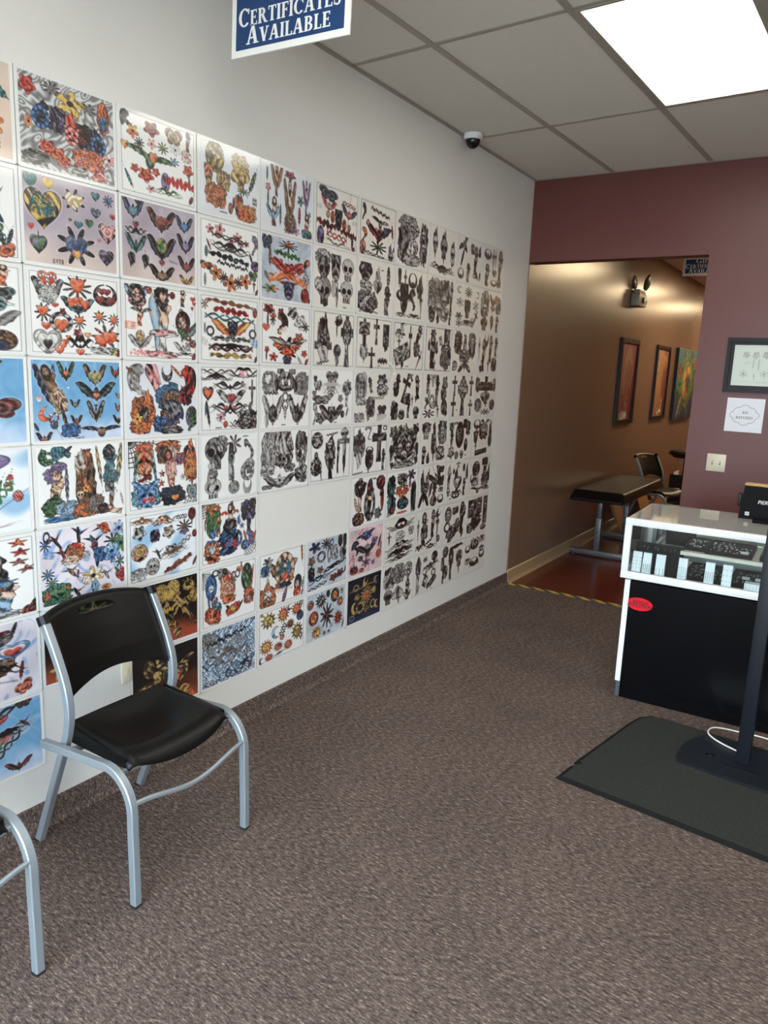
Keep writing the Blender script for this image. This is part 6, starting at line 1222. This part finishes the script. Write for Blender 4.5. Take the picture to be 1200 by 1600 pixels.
t = thing('emergency_light', 'beige emergency light with two lamp heads high on the hallway wall', 'light', (0.008, 8.1, 2.36))
MB().box(0.0, 0.085, -0.14, 0.14, 0.0, 0.13, 0.008).build('body', M['lightbody'], t)
MB().box(0.01, 0.075, -0.12, 0.12, 0.1305, 0.165, 0.006).build('yoke', M['lightbody'], t)
for s in (-1, 1):
    h = MB(); pr = [(0.0, 0.0), (0.025, 0.01), (0.042, 0.05), (0.044, 0.09), (0.03, 0.13), (0.01, 0.155), (0.0, 0.16)]
    h.lathe(pr, 18, Matrix.Translation((0.045 + 0.03 * s, s * 0.07, 0.1665)) @ Matrix.Rotation(s * 0.22, 4, 'Y') @ Matrix.Rotation(s * -0.1, 4, 'X') @ Matrix.Diagonal((0.65, 1.75, 1.08, 1.0)))
    h.build('lamp_head', M['lamphead'], t)
MB().lathe([(0.0, 0.0), (0.03, 0.0), (0.034, 0.02), (0.0, 0.022)], 18, Matrix.Translation((0.0855, 0.0, 0.062)) @ Matrix.Rotation(PI / 2, 4, 'Y')).build('test_dial', M['lamphead'], t)
MB().lathe([(0.0, 0.0), (0.04, 0.0), (0.04, 0.02), (0.0, 0.025)], 18, Matrix.Translation((0.05, 0.141, 0.055)) @ Matrix.Rotation(-PI / 2, 4, 'X')).build('side_knob', M['lamphead'], t)

for k, (y, w, h, lean, lab) in enumerate(((9.52, 0.5, 0.42, 0.20, 'light brown board leaning low on the hallway wall, farthest of the three'), (9.0, 0.42, 0.38, 0.14, 'brown board leaning low on the hallway wall, middle of the three'), (8.0, 0.4, 0.36, 0.16, 'brown board leaning low on the hallway wall, nearest the bench legs'))):
    o = MB().box(-0.006, 0.006, -w / 2, w / 2, 0, h, 0.001).build('leaning_board', M['board'])
    o.rotation_euler = (0, -math.asin(lean / h), 0); o.location = (0.03 + lean + 0.007, y, 0.004 if k else 0.004)
    tag(o, lab, 'board', 'boards leaning on the hallway wall')

t = thing('work_stool', 'black topped stool with a chrome column at the far end of the hallway', 'stool', (0.34, 9.95, 0))
MB().lathe([(0.0, 0.69), (0.17, 0.69), (0.2, 0.705), (0.205, 0.73), (0.19, 0.752), (0.1, 0.76), (0.0, 0.76)], 28).build('seat', M['vinylpad'], t)
MB().lathe([(0.0, 0.664), (0.15, 0.664), (0.16, 0.676), (0.15, 0.6895), (0.0, 0.6895)], 24).build('seat_plate', M['chrome'], t)
MB().lathe([(0.03, 0.05), (0.03, 0.36), (0.018, 0.37), (0.018, 0.664)], 16).build('column', M['rubber'], t)
MB().tube([(0.13 * math.cos(2 * PI * k / 24), 0.13 * math.sin(2 * PI * k / 24), 0.25) for k in range(25)], 0.009, 8, Vector((0, 0, 1))).build('foot_ring', M['chrome'], t)
for k in range(4):
    a = k * PI / 2 + 0.5; o = MB().tube([(0.135 * math.cos(a), 0.135 * math.sin(a), 0.25), (0.028 * math.cos(a), 0.028 * math.sin(a), 0.27)], 0.006, 8, Vector((0, 0, 1))).build('ring_spoke', M['chrome'], t)
for k in range(5):
    a = 2 * PI * k / 5
    L_ = MB().sweep([(0.02 * math.cos(a), 0.02 * math.sin(a), 0.09), (0.22 * math.cos(a), 0.22 * math.sin(a), 0.055)], rsq(0.03, 0.03, 0.005), Vector((0, 0, 1))).build('leg', M['rubber'], t)
    MB().lathe([(0.0, 0.0), (0.018, 0.004), (0.022, 0.02), (0.018, 0.036), (0.0, 0.038)], 12, Matrix.Translation((0.22 * math.cos(a), 0.22 * math.sin(a), 0.0005))).build('caster', M['rubber'], L_)
t = thing('storage_crate', 'black storage crate full of papers on the hallway floor beyond the stool', 'crate', (0.10, 10.3, 0))
MB().box(0, 0.5, 0, 0.4, 0, 0.02).box(0, 0.5, 0, 0.015, 0.02, 0.4).box(0, 0.5, 0.385, 0.4, 0.02, 0.4).box(0, 0.015, 0.015, 0.385, 0.02, 0.4).box(0.485, 0.5, 0.015, 0.385, 0.02, 0.4).build('box_body', M['rubber'], t, smooth=False)
for k in range(7): MB().box(0.04 + 0.06 * k, 0.046 + 0.06 * k, 0.04, 0.36, 0.021, 0.43 + 0.03 * ((k * 5) % 3)).build('paper', M[('paper', 'board', 'textgrey')[k % 3]], t, smooth=False)
